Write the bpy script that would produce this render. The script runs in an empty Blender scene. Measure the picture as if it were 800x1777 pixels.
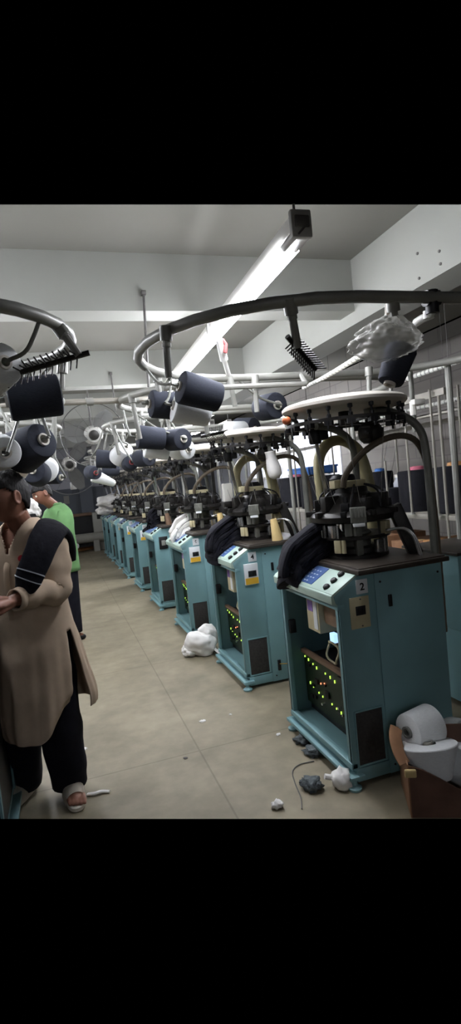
import bpy, bmesh, math, random
from mathutils import Vector, Matrix, noise
C = bpy.context.scene.collection
sc = bpy.context.scene
PI = math.pi
R = math.radians
rnd = random.Random(7)

# ------------------------------------------------------------------ camera
FPX, CX, CY, EYE = 930.0, 400.0, 888.5, 1.55
def cdir(u, v): return Vector(((u-CX)/FPX, (v-CY)/FPX, 1.0))
AY = cdir(100, 864).normalized()
AX = cdir(3283, 546); AX = (AX - AY*AX.dot(AY)).normalized()
AZ = AX.cross(AY)
if AZ.y > 0: AZ = -AZ
CAM = Vector((0, 0, EYE))
def ray(u, v):
    c = cdir(u, v)
    return Vector((AX.dot(c), AY.dot(c), AZ.dot(c)))
def at(u, v, y):
    """point of the place seen at photo position (u, v), at distance y down the aisle"""
    r = ray(u, v); return CAM + r*(y/r.y)
def atx(u, v, x):
    r = ray(u, v); return CAM + r*(x/r.x)
def atz(u, v, z=0.0):
    r = ray(u, v); return CAM + r*((z-EYE)/r.z)

cd = bpy.data.cameras.new('camera')
cam = bpy.data.objects.new('camera', cd); C.objects.link(cam)
cr = Vector((AX.x, AY.x, AZ.x)); cu = -Vector((AX.y, AY.y, AZ.y)); cf = Vector((AX.z, AY.z, AZ.z))
m3 = Matrix((cr, cu, -cf)).transposed()
cam.matrix_world = Matrix.Translation(CAM) @ m3.to_4x4()
cd.sensor_fit = 'VERTICAL'; cd.sensor_height = 36.0; cd.lens = FPX/1777*36.0
cd.clip_start = 0.02; cd.clip_end = 100
sc.camera = cam

# ------------------------------------------------------------------ materials
def lin(c): 
    return tuple(((x/255)/12.92 if x/255 <= .04045 else ((x/255+.055)/1.055)**2.4) for x in c) + (1,)
def mat(name, rgb, rough=.6, metal=0, var=.12, scale=8, bump=0, spec=.4, emit=0, alpha=1, detail=4, stretch=None, trans=0):
    m = bpy.data.materials.new(name); m.use_nodes = True
    nt = m.node_tree; N = nt.nodes; L = nt.links
    b = N['Principled BSDF']
    b.inputs['Roughness'].default_value = rough; b.inputs['Metallic'].default_value = metal
    b.inputs['Specular IOR Level'].default_value = spec
    c = lin(rgb)
    if emit:
        b.inputs['Emission Color'].default_value = c; b.inputs['Emission Strength'].default_value = emit
    b.inputs['Base Color'].default_value = c
    if alpha < 1: b.inputs['Alpha'].default_value = alpha
    if trans: b.inputs['Transmission Weight'].default_value = trans
    if var or bump:
        tc = N.new('ShaderNodeTexCoord'); mp = N.new('ShaderNodeMapping'); nz = N.new('ShaderNodeTexNoise')
        L.new(tc.outputs['Object'], mp.inputs['Vector']); L.new(mp.outputs['Vector'], nz.inputs['Vector'])
        if stretch: mp.inputs['Scale'].default_value = stretch
        nz.inputs['Scale'].default_value = scale; nz.inputs['Detail'].default_value = detail
        if var:
            rp = N.new('ShaderNodeValToRGB')
            rp.color_ramp.elements[0].position = .3; rp.color_ramp.elements[1].position = .7
            rp.color_ramp.elements[0].color = tuple(x*(1-var) for x in c[:3])+(1,)
            rp.color_ramp.elements[1].color = tuple(min(1, x*(1+var)) for x in c[:3])+(1,)
            L.new(nz.outputs['Fac'], rp.inputs['Fac']); L.new(rp.outputs['Color'], b.inputs['Base Color'])
        if bump:
            bp = N.new('ShaderNodeBump'); bp.inputs['Strength'].default_value = bump; bp.inputs['Distance'].default_value = .01
            L.new(nz.outputs['Fac'], bp.inputs['Height']); L.new(bp.outputs['Normal'], b.inputs['Normal'])
    return m

M = {}
M['teal'] = mat('teal_paint', (118, 156, 160), .45, 0, .08, 3)
M['teal_lit'] = mat('lit_teal_paint', (168, 190, 178), .4, 0, .06, 5)  # console teal made paler: the light on its slope is in the colour
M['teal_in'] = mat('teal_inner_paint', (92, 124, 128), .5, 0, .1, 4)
M['dark'] = mat('oily_dark_steel', (38, 36, 34), .42, .35, .35, 22, .15)
M['black'] = mat('black_plastic', (20, 20, 22), .45, 0, .15, 15)
M['tabletop'] = mat('oily_table_steel', (62, 56, 50), .4, .2, .3, 14, .1)
M['grey'] = mat('grey_painted_pipe', (140, 140, 134), .42, .1, .12, 9)
M['greydark'] = mat('grey_steel_pipe', (112, 113, 106), .45, .1, .2, 12)
M['chrome'] = mat('bright_steel', (190, 190, 188), .25, .9, .08, 10)
M['cream'] = mat('cream_plastic', (196, 186, 150), .5, 0, .1, 9)
M['creampipe'] = mat('yellowed_clear_pipe', (172, 165, 128), .35, 0, .18, 7)
M['white'] = mat('white_enamel', (226, 224, 216), .45, 0, .04, 6)
M['disc'] = mat('white_disc_enamel', (205, 199, 188), .5, 0, .05, 5)
M['plate'] = mat('white_label', (225, 228, 230), .6, 0, .03, 9)
M['ink'] = mat('black_ink', (16, 18, 22), .6, 0, 0)
M['yellow'] = mat('yellow_label', (214, 170, 50), .55, 0, .1, 12)
M['keypad'] = mat('blue_keypad', (70, 98, 150), .35, 0, .1, 30)
M['keymark'] = mat('keypad_legend', (205, 212, 222), .5, 0, 0)
M['pcb'] = mat('green_circuit_board', (14, 36, 18), .5, 0, .4, 40)
M['rail'] = mat('brown_rail', (120, 96, 76), .5, 0, .15, 14)
M['purple'] = mat('purple_sticker', (150, 120, 190), .5, 0, .1, 12)
M['vent'] = mat('vent_filter', (52, 50, 48), .8, 0, .25, 60, .3)
M['hose'] = mat('ribbed_hose', (96, 86, 72), .55, 0, .1, 12)
M['orange'] = mat('orange_lamp', (196, 104, 62), .4, 0, .05, 8)
M['yarnblack'] = mat('black_yarn', (50, 53, 62), .85, 0, .12, 60, .15, .2, stretch=(1, 1, 6))
M['drum'] = mat('black_drum_yarn', (26, 26, 31), .85, 0, .12, 50, .15, .2)
M['yarnwhite'] = mat('white_yarn', (226, 228, 228), .85, 0, .05, 60, .15, .2, stretch=(1, 1, 6))
M['paper'] = mat('paper_core', (205, 200, 190), .7, 0, .05, 20)
M['redcore'] = mat('red_core', (150, 70, 70), .6, 0, .05, 20)
M['beige'] = mat('beige_cone', (212, 186, 130), .6, 0, .06, 15)
M['cardboard'] = mat('brown_cardboard', (150, 112, 82), .85, 0, .14, 10, .1)
M['carddark'] = mat('dark_brown_cardboard', (100, 72, 58), .6, 0, .25, 9, .15)  # darker, smoother brown for the carton's front, back and right walls
M['cloth_black'] = mat('black_knit', (26, 26, 32), .9, 0, .25, 40, .3, .15)
M['cloth_white'] = mat('white_cloth', (226, 224, 220), .9, 0, .06, 14, .25, .15)
M['cloth_stripe'] = mat('grey_knit_stripe', (180, 184, 188), .9, 0, .08, 40)
M['kurta'] = mat('beige_kurta', (190, 170, 148), .9, 0, .06, 18, .15, .15)
M['trouser'] = mat('dark_trouser', (26, 26, 34), .9, 0, .15, 20, .1, .15)
M['skin'] = mat('brown_skin', (130, 88, 70), .55, 0, .06, 20)
M['hair'] = mat('black_hair', (18, 15, 14), .7, 0, .4, 70, .6, stretch=(1, 1, .3))
M['eye'] = mat('eye_white', (220, 214, 206), .3, 0, 0)
M['green'] = mat('green_shirt', (100, 142, 90), .85, 0, .08, 16, .1)
M['rubber'] = mat('white_rubber', (224, 218, 204), .6, 0, .05, 10)
M['red'] = mat('red_badge', (180, 44, 56), .7, 0, .1, 30)
M['pvc'] = mat('white_pvc', (226, 226, 222), .4, 0, .04, 10)
M['hosewhite'] = mat('white_banded_hose', (210, 210, 204), .5, 0, .04, 10)
M['hoseband'] = mat('grey_hose_band', (150, 150, 146), .5, 0, .04, 10)
M['orangewood'] = mat('orange_wood', (176, 128, 80), .7, 0, .15, 6, .1, stretch=(1, 8, 1))
M['pink'] = mat('pink_yarn', (200, 110, 130), .8, 0, .1, 20)
M['blue'] = mat('blue_plastic', (60, 110, 180), .5, 0, .08, 10)
M['lint'] = mat('grey_lint', (88, 94, 96), .95, 0, .4, 45, .5, .1)
M['bag'] = mat('clear_plastic_bag', (205, 204, 198), .25, 0, 0, alpha=.42, bump=.5, scale=30)
M['jar'] = mat('clear_jar', (215, 220, 232), .2, 0, 0, alpha=.5)
M['fanpale'] = mat('fan_enamel', (158, 157, 152), .45, .1, .05, 6)
M['fanblade'] = mat('fan_blade_enamel', (112, 112, 110), .5, .1, .05, 6)
M['fanwire'] = mat('fan_wire', (84, 84, 82), .4, .5, .1, 10)
M['rodgrey'] = mat('rusty_rod', (92, 90, 88), .6, .3, .2, 20)
M['farmachine'] = mat('pale_machine_enamel', (150, 148, 138), .5, 0, .06, 4)
M['posts'] = mat('pale_post', (150, 146, 136), .45, .1, .08, 8)
def emit_mat(name, rgb, s, sample=True):
    m = bpy.data.materials.new(name); m.use_nodes = True
    b = m.node_tree.nodes['Principled BSDF']; c = lin(rgb)
    b.inputs['Base Color'].default_value = c
    b.inputs['Emission Color'].default_value = c; b.inputs['Emission Strength'].default_value = s
    if not sample: m.cycles.emission_sampling = 'NONE'
    return m
TUBE = 24.0
M['tube'] = emit_mat('lit_fluorescent_tube', (242, 244, 252), TUBE)
M['led'] = emit_mat('green_led', (170, 225, 80), .6, False)
M['ledo'] = emit_mat('orange_led', (240, 130, 90), .8, False)
M['screen'] = emit_mat('blue_indicator', (150, 190, 240), .5, False)

# setting materials
def floor_mat():
    m = bpy.data.materials.new('worn_concrete'); m.use_nodes = True
    nt = m.node_tree; N = nt.nodes; L = nt.links; b = N['Principled BSDF']
    tc = N.new('ShaderNodeTexCoord')
    n1 = N.new('ShaderNodeTexNoise'); n1.inputs['Scale'].default_value = 1.6; n1.inputs['Detail'].default_value = 6; n1.inputs['Roughness'].default_value = .65
    n2 = N.new('ShaderNodeTexNoise'); n2.inputs['Scale'].default_value = 9; n2.inputs['Detail'].default_value = 5
    L.new(tc.outputs['Object'], n1.inputs['Vector']); L.new(tc.outputs['Object'], n2.inputs['Vector'])
    r1 = N.new('ShaderNodeValToRGB'); e = r1.color_ramp.elements
    e[0].position = .32; e[0].color = lin((112, 105, 86)); e[1].position = .68; e[1].color = lin((145, 136, 115))
    L.new(n1.outputs['Fac'], r1.inputs['Fac'])
    r2 = N.new('ShaderNodeValToRGB'); e = r2.color_ramp.elements
    e[0].position = .3; e[0].color = (.84, .83, .82, 1); e[1].position = .65; e[1].color = (1, 1, 1, 1)
    L.new(n2.outputs['Fac'], r2.inputs['Fac'])
    mx = N.new('ShaderNodeMix'); mx.data_type = 'RGBA'; mx.blend_type = 'MULTIPLY'; mx.inputs[0].default_value = 1
    L.new(r1.outputs['Color'], mx.inputs[6]); L.new(r2.outputs['Color'], mx.inputs[7])
    # slab joints
    mp = N.new('ShaderNodeMapping'); mp.inputs['Location'].default_value = (-.62, .4, 0)
    L.new(tc.outputs['Object'], mp.inputs['Vector'])
    br = N.new('ShaderNodeTexBrick'); br.offset = 0
    br.inputs['Scale'].default_value = 1; br.inputs['Brick Width'].default_value = 1.9; br.inputs['Row Height'].default_value = 1.7
    br.inputs['Mortar Size'].default_value = .006; br.inputs['Mortar Smooth'].default_value = .4
    br.inputs['Color1'].default_value = br.inputs['Color2'].default_value = (1, 1, 1, 1); br.inputs['Mortar'].default_value = (.74, .72, .7, 1)
    L.new(mp.outputs['Vector'], br.inputs['Vector'])
    mx2 = N.new('ShaderNodeMix'); mx2.data_type = 'RGBA'; mx2.blend_type = 'MULTIPLY'; mx2.inputs[0].default_value = 1
    L.new(mx.outputs[2], mx2.inputs[6]); L.new(br.outputs['Color'], mx2.inputs[7])
    L.new(mx2.outputs[2], b.inputs['Base Color'])
    b.inputs['Roughness'].default_value = .55; b.inputs['Specular IOR Level'].default_value = .35
    bp = N.new('ShaderNodeBump'); bp.inputs['Strength'].default_value = .08; bp.inputs['Distance'].default_value = .01
    L.new(n2.outputs['Fac'], bp.inputs['Height']); L.new(bp.outputs['Normal'], b.inputs['Normal'])
    return m
def block_mat():
    m = bpy.data.materials.new('painted_block_wall'); m.use_nodes = True
    nt = m.node_tree; N = nt.nodes; L = nt.links; b = N['Principled BSDF']
    tc = N.new('ShaderNodeTexCoord'); sx = N.new('ShaderNodeSeparateXYZ'); cx = N.new('ShaderNodeCombineXYZ')
    L.new(tc.outputs['Object'], sx.inputs[0]); L.new(sx.outputs['Y'], cx.inputs['X']); L.new(sx.outputs['Z'], cx.inputs['Y'])
    br = N.new('ShaderNodeTexBrick'); br.inputs['Scale'].default_value = 1
    br.inputs['Brick Width'].default_value = .4; br.inputs['Row Height'].default_value = .2; br.inputs['Mortar Size'].default_value = .008
    br.inputs['Color1'].default_value = lin((118, 114, 109)); br.inputs['Color2'].default_value = lin((108, 105, 101)); br.inputs['Mortar'].default_value = lin((96, 93, 90))
    L.new(cx.outputs[0], br.inputs['Vector']); L.new(br.outputs['Color'], b.inputs['Base Color'])
    b.inputs['Roughness'].default_value = .85
    return m
M['floor'] = floor_mat()
M['block'] = block_mat()
M['ceil'] = mat('grey_ceiling_plaster', (106, 105, 98), .9, 0, .05, 1.2, .05)
M['beam'] = mat('grey_beam_plaster', (146, 147, 141), .9, 0, .05, 1.5, .05)
M['wallup'] = mat('pale_wall_paint', (176, 176, 182), .85, 0, .05, 1.2)
M['walldn'] = mat('slate_wall_paint', (104, 108, 114), .8, 0, .06, 1.5)
M['wallwhite'] = mat('white_wall_paint', (226, 228, 236), .85, 0, .03, 1.5)

# ------------------------------------------------------------------ mesh builder
class MB:
    def __init__(s): s.bm = bmesh.new(); s.mats = []; s.cur = 0
    def use(s, m):
        if m not in s.mats: s.mats.append(m)
        s.cur = s.mats.index(m); return s
    def _f(s, vs):
        try: f = s.bm.faces.new(vs); f.material_index = s.cur; return f
        except ValueError: return None
    def box(s, lo, hi, mtx=None, bev=0):
        t = bmesh.new()
        bmesh.ops.create_cube(t, size=1)
        lo, hi = Vector(lo), Vector(hi)
        for v in t.verts: v.co = Vector((lo[i]+(hi[i]-lo[i])*(v.co[i]+.5) for i in range(3)))
        if bev: bmesh.ops.bevel(t, geom=t.edges[:], offset=bev, segments=2, affect='EDGES', profile=.5)
        return s.add(t, mtx)
    def add(s, t, mtx=None):
        mp = {}
        for v in t.verts: mp[v] = s.bm.verts.new(mtx @ v.co if mtx else v.co)
        for f in t.faces: s._f([mp[v] for v in f.verts])
        t.free(); return s
    def prism(s, prof, axis, a, b, bev=0):
        """profile of (p, q) points extruded along axis from a to b"""
        def P(p, q, w):
            if axis == 'y': return (p, w, q)
            if axis == 'x': return (w, p, q)
            return (p, q, w)
        t = bmesh.new()
        A = [t.verts.new(P(p, q, a)) for p, q in prof]; B = [t.verts.new(P(p, q, b)) for p, q in prof]
        t.faces.new(A); t.faces.new(B[::-1]); n = len(prof)
        for i in range(n): t.faces.new((A[i], B[i], B[(i+1) % n], A[(i+1) % n]))
        bmesh.ops.recalc_face_normals(t, faces=t.faces[:])
        if bev: bmesh.ops.bevel(t, geom=t.edges[:], offset=bev, segments=2, affect='EDGES', profile=.5)
        return s.add(t)
    def tube(s, pts, r, seg=10, closed=False, caps=True, flat=1.0, round_caps=False):
        pts = [Vector(p) for p in pts]; n = len(pts)
        rs = list(r) if isinstance(r, (list, tuple)) else [r]*n
        if round_caps:
            def cap(p, q, rr):
                d = (p-q).normalized(); return [(p+d*rr*.98, rr*.15), (p+d*rr*.8, rr*.6), (p+d*rr*.45, rr*.89)]
            a = cap(pts[0], pts[1], rs[0]); b = cap(pts[-1], pts[-2], rs[-1])
            pts = [x[0] for x in a]+pts+[x[0] for x in b[::-1]]; rs = [x[1] for x in a]+rs+[x[1] for x in b[::-1]]; n = len(pts)
        tang = []
        for i in range(n):
            if closed: d = pts[(i+1) % n]-pts[i-1]
            else: d = pts[min(i+1, n-1)]-pts[max(i-1, 0)]
            tang.append(d.normalized() if d.length > 1e-9 else Vector((0, 0, 1)))
        up = Vector((0, 0, 1)) if abs(tang[0].z) < .9 else Vector((0, 1, 0))
        nrm = (up-tang[0]*up.dot(tang[0])).normalized(); rings = []
        for i in range(n):
            nrm = nrm-tang[i]*nrm.dot(tang[i])
            if nrm.length < 1e-6: nrm = tang[i].orthogonal()
            nrm.normalize(); bi = tang[i].cross(nrm)
            rings.append([s.bm.verts.new(pts[i]+(nrm*math.cos(2*PI*k/seg)*flat+bi*math.sin(2*PI*k/seg))*rs[i]) for k in range(seg)])
        rng = range(n) if closed else range(n-1)
        for i in rng:
            a, b = rings[i], rings[(i+1) % n]
            for k in range(seg): s._f((a[k], a[(k+1) % seg], b[(k+1) % seg], b[k]))
        if caps and not closed: s._f(rings[0][::-1]); s._f(rings[-1])
        return s
    def lathe(s, prof, seg=28, mtx=None, sx=1, sy=1):
        """(r, z) profile turned about z"""
        rings = []
        for r, z in prof:
            rings.append([s.bm.verts.new(tr(mtx, (r*sx*math.cos(2*PI*k/seg), r*sy*math.sin(2*PI*k/seg), z))) for k in range(seg)] if r > 1e-5 else [s.bm.verts.new(tr(mtx, (0, 0, z)))])
        for a, b in zip(rings, rings[1:]):
            for k in range(seg):
                k2 = (k+1) % seg
                if len(a) == 1 and len(b) == 1: continue
                if len(a) == 1: s._f((a[0], b[k2], b[k]))
                elif len(b) == 1: s._f((a[k], a[k2], b[0]))
                else: s._f((a[k], a[k2], b[k2], b[k]))
        return s
    def sph(s, c, r, seg=14, rz=None):
        rz = rz or r; n = seg//2+1
        return s.lathe([(max(0, r*math.sin(PI*i/n)) if 0 < i < n else 0, -rz*math.cos(PI*i/n)) for i in range(n+1)], seg, Matrix.Translation(Vector(c)))
    def build(s, name, m=None, parent=None, smooth=True, angle=35, fixn=True):
        if fixn: bmesh.ops.recalc_face_normals(s.bm, faces=s.bm.faces[:])
        me = bpy.data.meshes.new(name)
        s.bm.to_mesh(me); s.bm.free()
        if m is not None and not s.mats: me.materials.append(m)
        for x in s.mats: me.materials.append(x)
        if smooth and len(me.polygons):
            me.polygons.foreach_set('use_smooth', [True]*len(me.polygons))
            me.set_sharp_from_angle(angle=R(angle))
        o = bpy.data.objects.new(name, me); C.objects.link(o)
        if parent is not None: o.parent = parent
        return o
def tr(mtx, p): return mtx @ Vector(p) if mtx else Vector(p)
def frame(c, zdir, roll=0):
    z = Vector(zdir).normalized(); q = z.to_track_quat('Z', 'Y').to_matrix().to_4x4()
    return Matrix.Translation(Vector(c)) @ q @ Matrix.Rotation(roll, 4, 'Z')
def smooth_path(pts, n=6, closed=False):
    pts = [Vector(p) for p in pts]; out = []; k = len(pts)
    rng = range(k) if closed else range(k-1)
    for i in rng:
        p0 = pts[(i-1) % k] if closed or i > 0 else pts[0]
        p1, p2 = pts[i], pts[(i+1) % k]
        p3 = pts[(i+2) % k] if closed or i+2 < k else pts[-1]
        for j in range(n):
            t = j/n
            out.append(.5*((2*p1)+(p2-p0)*t+(2*p0-5*p1+4*p2-p3)*t*t+(3*p1-p0-3*p2+p3)*t**3))
    if not closed: out.append(pts[-1])
    return out
def lerp_list(vals, m):
    n = len(vals)-1; out = []
    for i in range(m):
        t = i/(m-1)*n; k = min(int(t), n-1); out.append(vals[k]+(vals[k+1]-vals[k])*(t-k))
    return out
def tag(o, label, cat, group=None):
    o['label'] = label; o['category'] = cat
    if group: o['group'] = group
    return o
def thing(name, label, cat, loc=(0, 0, 0), rz=0, group=None):
    o = bpy.data.objects.new(name, None); C.objects.link(o); o.empty_display_size = .1
    o.location = loc; o.rotation_euler = (0, 0, rz)
    return tag(o, label, cat, group)
def struct(o): o['kind'] = 'structure'; return o
def dup(root, parent=None):
    c = root.copy(); C.objects.link(c)
    if parent is not None: c.parent = parent
    for ch in list(root.children): dup(ch, c)
    return c
def text_mesh(body, size, name, m, parent, mtx, align='CENTER', bold=0):
    cu = bpy.data.curves.new(name, 'FONT'); cu.body = body; cu.size = size; cu.align_x = align; cu.align_y = 'CENTER'; cu.extrude = .0006; cu.offset = bold
    t = bpy.data.objects.new(name, cu); C.objects.link(t)
    dg = bpy.context.evaluated_depsgraph_get(); me = bpy.data.meshes.new_from_object(t.evaluated_get(dg))
    bpy.data.objects.remove(t); me.transform(mtx); me.materials.clear(); me.materials.append(m)
    o = bpy.data.objects.new(name, me); C.objects.link(o); o.parent = parent
    return o
def blob(mb, c, size, amp, fr, seed, seg=28, flatbase=None):
    """lumpy closed shape (cloth heap, lint, sack)"""
    t = bmesh.new(); bmesh.ops.create_icosphere(t, subdivisions=5 if max(size) > .06 else 3, radius=1)
    for v in t.verts:
        p = v.co.copy(); f = 1+amp*noise.noise(p*fr+Vector((seed, seed*2, 0)))+amp*.35*noise.noise(p*fr*2.3+Vector((0, seed, 5)))
        q = Vector((p.x*size[0]*f, p.y*size[1]*f, p.z*size[2]*f))
        if flatbase is not None: q.z = max(q.z, flatbase)
        v.co = Vector(c)+q
    return mb.add(t)

# ------------------------------------------------------------------ the setting
CEIL = 3.2
def cut(bm, v, keep_below):
    """end the built part of the place where the photograph's field of view ends"""
    a, b = ray(0, v), ray(800, v); n = a.cross(b).normalized()
    if n.z < 0: n = -n
    if not keep_below: n = -n
    bmesh.ops.bisect_plane(bm, geom=bm.verts[:]+bm.edges[:]+bm.faces[:], plane_co=CAM, plane_no=n, clear_outer=True)
YN, YF, XL, XR = .9, 16.4, -5.2, 4.7
mb = MB(); mb._f([mb.bm.verts.new(p) for p in ((XL, .9, 0), (XR, .9, 0), (XR, YF, 0), (XL, YF, 0))])
cut(mb.bm, 1421, False); struct(mb.build('floor', M['floor']))
mb = MB(); mb._f([mb.bm.verts.new(p) for p in ((XL, .9, CEIL), (XL, YF, CEIL), (XR, YF, CEIL), (XR, .9, CEIL))])
cut(mb.bm, 355, True); struct(mb.build('ceiling', M['ceil']))
# the part of the room behind the viewer
mb = MB(); mb._f([mb.bm.verts.new(p) for p in ((XL, -6, 0), (XR, -6, 0), (XR, .9, 0), (XL, .9, 0))]); struct(mb.build('floor', M['floor']))
mb = MB(); mb._f([mb.bm.verts.new(p) for p in ((XL, -6, CEIL), (XL, .9, CEIL), (XR, .9, CEIL), (XR, -6, CEIL))]); struct(mb.build('ceiling', M['ceil']))
mb = MB(); mb.box((XL, -6.15, 0), (XR, -6, CEIL)); struct(mb.build('wall_front', M['wallup'], smooth=False))
for i, y in enumerate((3.82, 6.45, 9.1, 11.75, 14.4)):
    mb = MB(); x1 = 2.42
    mb.box((XL, y, 2.8), (x1, y+.23, CEIL)); struct(mb.build('ceiling_beam', M['beam'], smooth=False))
mb = MB(); mb.box((2.42, .9, 2.7), (2.72, YF, CEIL)); cut(mb.bm, 355, True); struct(mb.build('ceiling_beam', M['beam'], smooth=False))
mb = MB()
for yz in ((725, 440), (763, 436), (765, 458), (728, 483)):
    p = atx(yz[0], yz[1], 2.42)
    mb.lathe([(0, 0), (.009, 0), (.009, .012), (0, .012)], 10, frame(p+Vector((.004, 0, 0)), (-1, 0, 0)))
struct(mb.build('trim_1', M['rodgrey']))
mb = MB(); mb.box((XL, YF, 1.78), (XR, YF+.15, CEIL)); struct(mb.build('wall_back', M['wallup'], smooth=False))
mb = MB(); mb.box((XL, YF-.012, 0), (XR, YF, 1.78)); struct(mb.build('trim_2', M['walldn'], smooth=False))
mb = MB(); mb.box((.62, YF-.22, 0), (.98, YF-.012, CEIL)); struct(mb.build('pillar_wall_back', M['walldn'], smooth=False))
mb = MB(); mb.box((XR, 2.2, 0), (XR+.15, YF, CEIL-.02)); struct(mb.build('wall_right', M['block'], smooth=False))
mb = MB(); mb.box((XL-.15, 2.2, 0), (XL, YF, CEIL-.02)); struct(mb.build('wall_left', M['wallup'], smooth=False))
# white painted panel of the right wall, brightened by an added window band
mb = MB(); mb.box((XR-.02, 8.2, .9), (XR, 16.0, 2.62)); struct(mb.build('trim_3', M['wallwhite'], smooth=False))
for i, (ya, yb) in enumerate(((8.6, 10.4), (10.9, 12.7))):
    mb = MB()
    for lo, hi in (((XR-.05, ya, 1.5), (XR-.02, ya+.05, 2.5)), ((XR-.05, yb-.05, 1.5), (XR-.02, yb, 2.5)), ((XR-.05, ya, 1.5), (XR-.02, yb, 1.55)), ((XR-.05, ya, 2.45), (XR-.02, yb, 2.5)), ((XR-.05, (ya+yb)/2-.02, 1.55), (XR-.02, (ya+yb)/2+.02, 2.45))): mb.box(lo, hi)
    w = struct(mb.build(f'wall_glow_{i+1}', M['white'], smooth=False))
    mb = MB(); mb.box((XR-.034, ya+.05, 1.55), (XR-.026, yb-.05, 2.45))
    mb.build('glow_pane', emit_mat('added_wall_glow', (205, 212, 235), .55, False), w)  # made-up glowing sheet that stands for the brightness of the white wall

# ------------------------------------------------------------------ knitting machine (built once, then copied part by part)
W, D, HT = .72, .60, 1.04
S0, S1 = Vector((-.03, 0, .955)), Vector((.12, 0, 1.043))
SD = (S1-S0).normalized(); SN = Vector((-SD.z, 0, SD.x))
def slope_mtx(t, y, h=0):
    """frame on the sloping console: x towards -y (reading direction), y up the slope, z out"""
    o = S0+SD*t+SN*h+Vector((0, y, 0))
    xa = Vector((0, -1, 0)); m = Matrix((xa, SD, xa.cross(SD))).transposed().to_4x4(); return Matrix.Translation(o) @ m
def side_mtx(x, z, out=0):
    """frame on the near side sheet: x along the sheet, y up"""
    m = Matrix((Vector((1, 0, 0)), Vector((0, 0, 1)), Vector((0, -1, 0)))).transposed().to_4x4()
    return Matrix.Translation((x, -out, z)) @ m
def make_machine():
    root = thing('knitting_machine', 'x', 'knitting machine', group='circular sock knitting machines in the right row')
    # --- cabinet shell
    mb = MB()
    prof = [(0, .09), (0, .905), (-.012, .91), (-.022, .95), (.12, 1.035), (.205, 1.035), (.205, .09)]
    mb.prism(prof, 'y', 0, .018, .003)
    full = [(0, .09), (0, .905), (-.012, .91), (-.022, .95), (.12, 1.035), (D, 1.035), (D, .02), (.22, .02), (.22, .09)]
    mb.prism(full, 'y', W-.018, W, .003)
    mb.box((D-.018, .018, .02), (D, W-.018, 1.035))
    mb.box((.004, .018, .09), (D-.018, W-.018, .108), bev=.002)
    mb.box((0, .001, .088), (.028, .042, .905), bev=.004)
    mb.box((0, W-.034, .088), (.028, W-.001, .905), bev=.004)
    mb.box((-.006, .0, .085), (.03, W, .118), bev=.004)
    mb.box((-.008, -.002, .878), (.03, W+.002, .906), bev=.004)
    mb.use(M['teal']); cab = mb.build('cabinet', M['teal'], root)
    mb = MB(); mb.box((.43, .018, .108), (.44, W-.018, .9)); mb.box((.03, W-.026, .108), (.43, W-.018, .9)); mb.box((.03, .018, .108), (.43, .024, .9))
    mb.build('inner_lining', M['teal_in'], root)
    mb = MB(); mb.box((.205, -.003, .018), (D, .018, 1.033), bev=.003); sp = mb.build('side_panel', M['teal'], root)
    mb = MB(); mb.box((.272, -.012, .855), (.292, -.002, .915), bev=.003); mb.build('handle', M['black'], sp)
    for sx, sz in ((.235, .985), (.575, .985), (.235, .06)):
        mb = MB(); mb.lathe([(0, 0), (.006, 0), (.005, .004), (0, .005)], 10, frame((sx, -.003, sz), (0, -1, 0))); mb.build('screw', M['dark'], sp)
    # --- base
    mb = MB(); mb.box((.02, -.004, .022), (.205, W+.004, .088), bev=.003); mb.box((-.03, -.03, .046), (.05, W+.02, .066), bev=.003); mb.box((.205, .02, .03), (D-.01, W-.02, .09))
    mb.build('base_frame', M['teal'], root)
    for fx, fy in ((-.005, -.012), (-.005, W-.02), (D-.05, .03), (D-.05, W-.05)):
        mb = MB(); mb.lathe([(0, 0), (.032, 0), (.034, .012), (.02, .02), (.014, .024), (.014, .05), (0, .05)], 16, Matrix.Translation((fx, fy, 0)))
        mb.build('foot', M['teal'], root)
    # --- vent
    mb = MB(); mb.box((.034, -.003, .1), (.186, .004, .37), bev=.002)
    vg = mb.build('vent_grille', M['vent'], root)
    mb = MB()
    for lo, hi in (((.03, -.006, .096), (.19, .0, .103)), ((.03, -.006, .366), (.19, .0, .373)), ((.03, -.006, .096), (.036, .0, .373)), ((.184, -.006, .096), (.19, .0, .373))): mb.box(lo, hi)
    mb.build('vent_rim', M['teal'], vg)
    # --- console
    mb = MB(); mb.prism([(.03, .9), (-.012, .906), (-.034, .912), (-.036, .952), (-.03, .957), (.118, 1.043), (.13, 1.035), (.13, .97)], 'y', .003, W-.003, .002)
    mb.build('console', M['teal_lit'], root)
    mb = MB(); t = bmesh.new(); mb.box((-W/2, .004, 0), (W/2, .166, .004), slope_mtx(0, W/2, 0), .0015)
    cp = mb.build('control_panel', M['teal_lit'], root)
    mb = MB(); mb.use(M['keypad']); mb.box((-.27, .022, .003), (.11, .152, .007), slope_mtx(0, W/2, 0), .0015)
    mb.use(M['keymark'])
    for r_ in range(4):
        for c_ in range(11):
            if rnd.random() < .8: mb.box((-.25+c_*.031, .035+r_*.027, .007), (-.25+c_*.031+.012+rnd.random()*.008, .042+r_*.027, .0078), slope_mtx(0, W/2, 0))
    mb.build('keypad', None, cp)
    for k in range(3):
        mb = MB(); mb.lathe([(0, 0), (.019, 0), (.017, .012), (.012, .016), (0, .016)], 18, slope_mtx(.035+k*.05, .1, .004))
        mb.build('knob', M['black'], cp)
    # --- inside
    mb = MB(); mb.use(M['pcb']); mb.box((.1, .17, .17), (.118, .68, .475)); mb.use(M['black']); mb.box((.118, .15, .12), (.36, .68, .46), bev=.004)
    pc = mb.build('circuit_rack', None, root, smooth=False)
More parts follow.
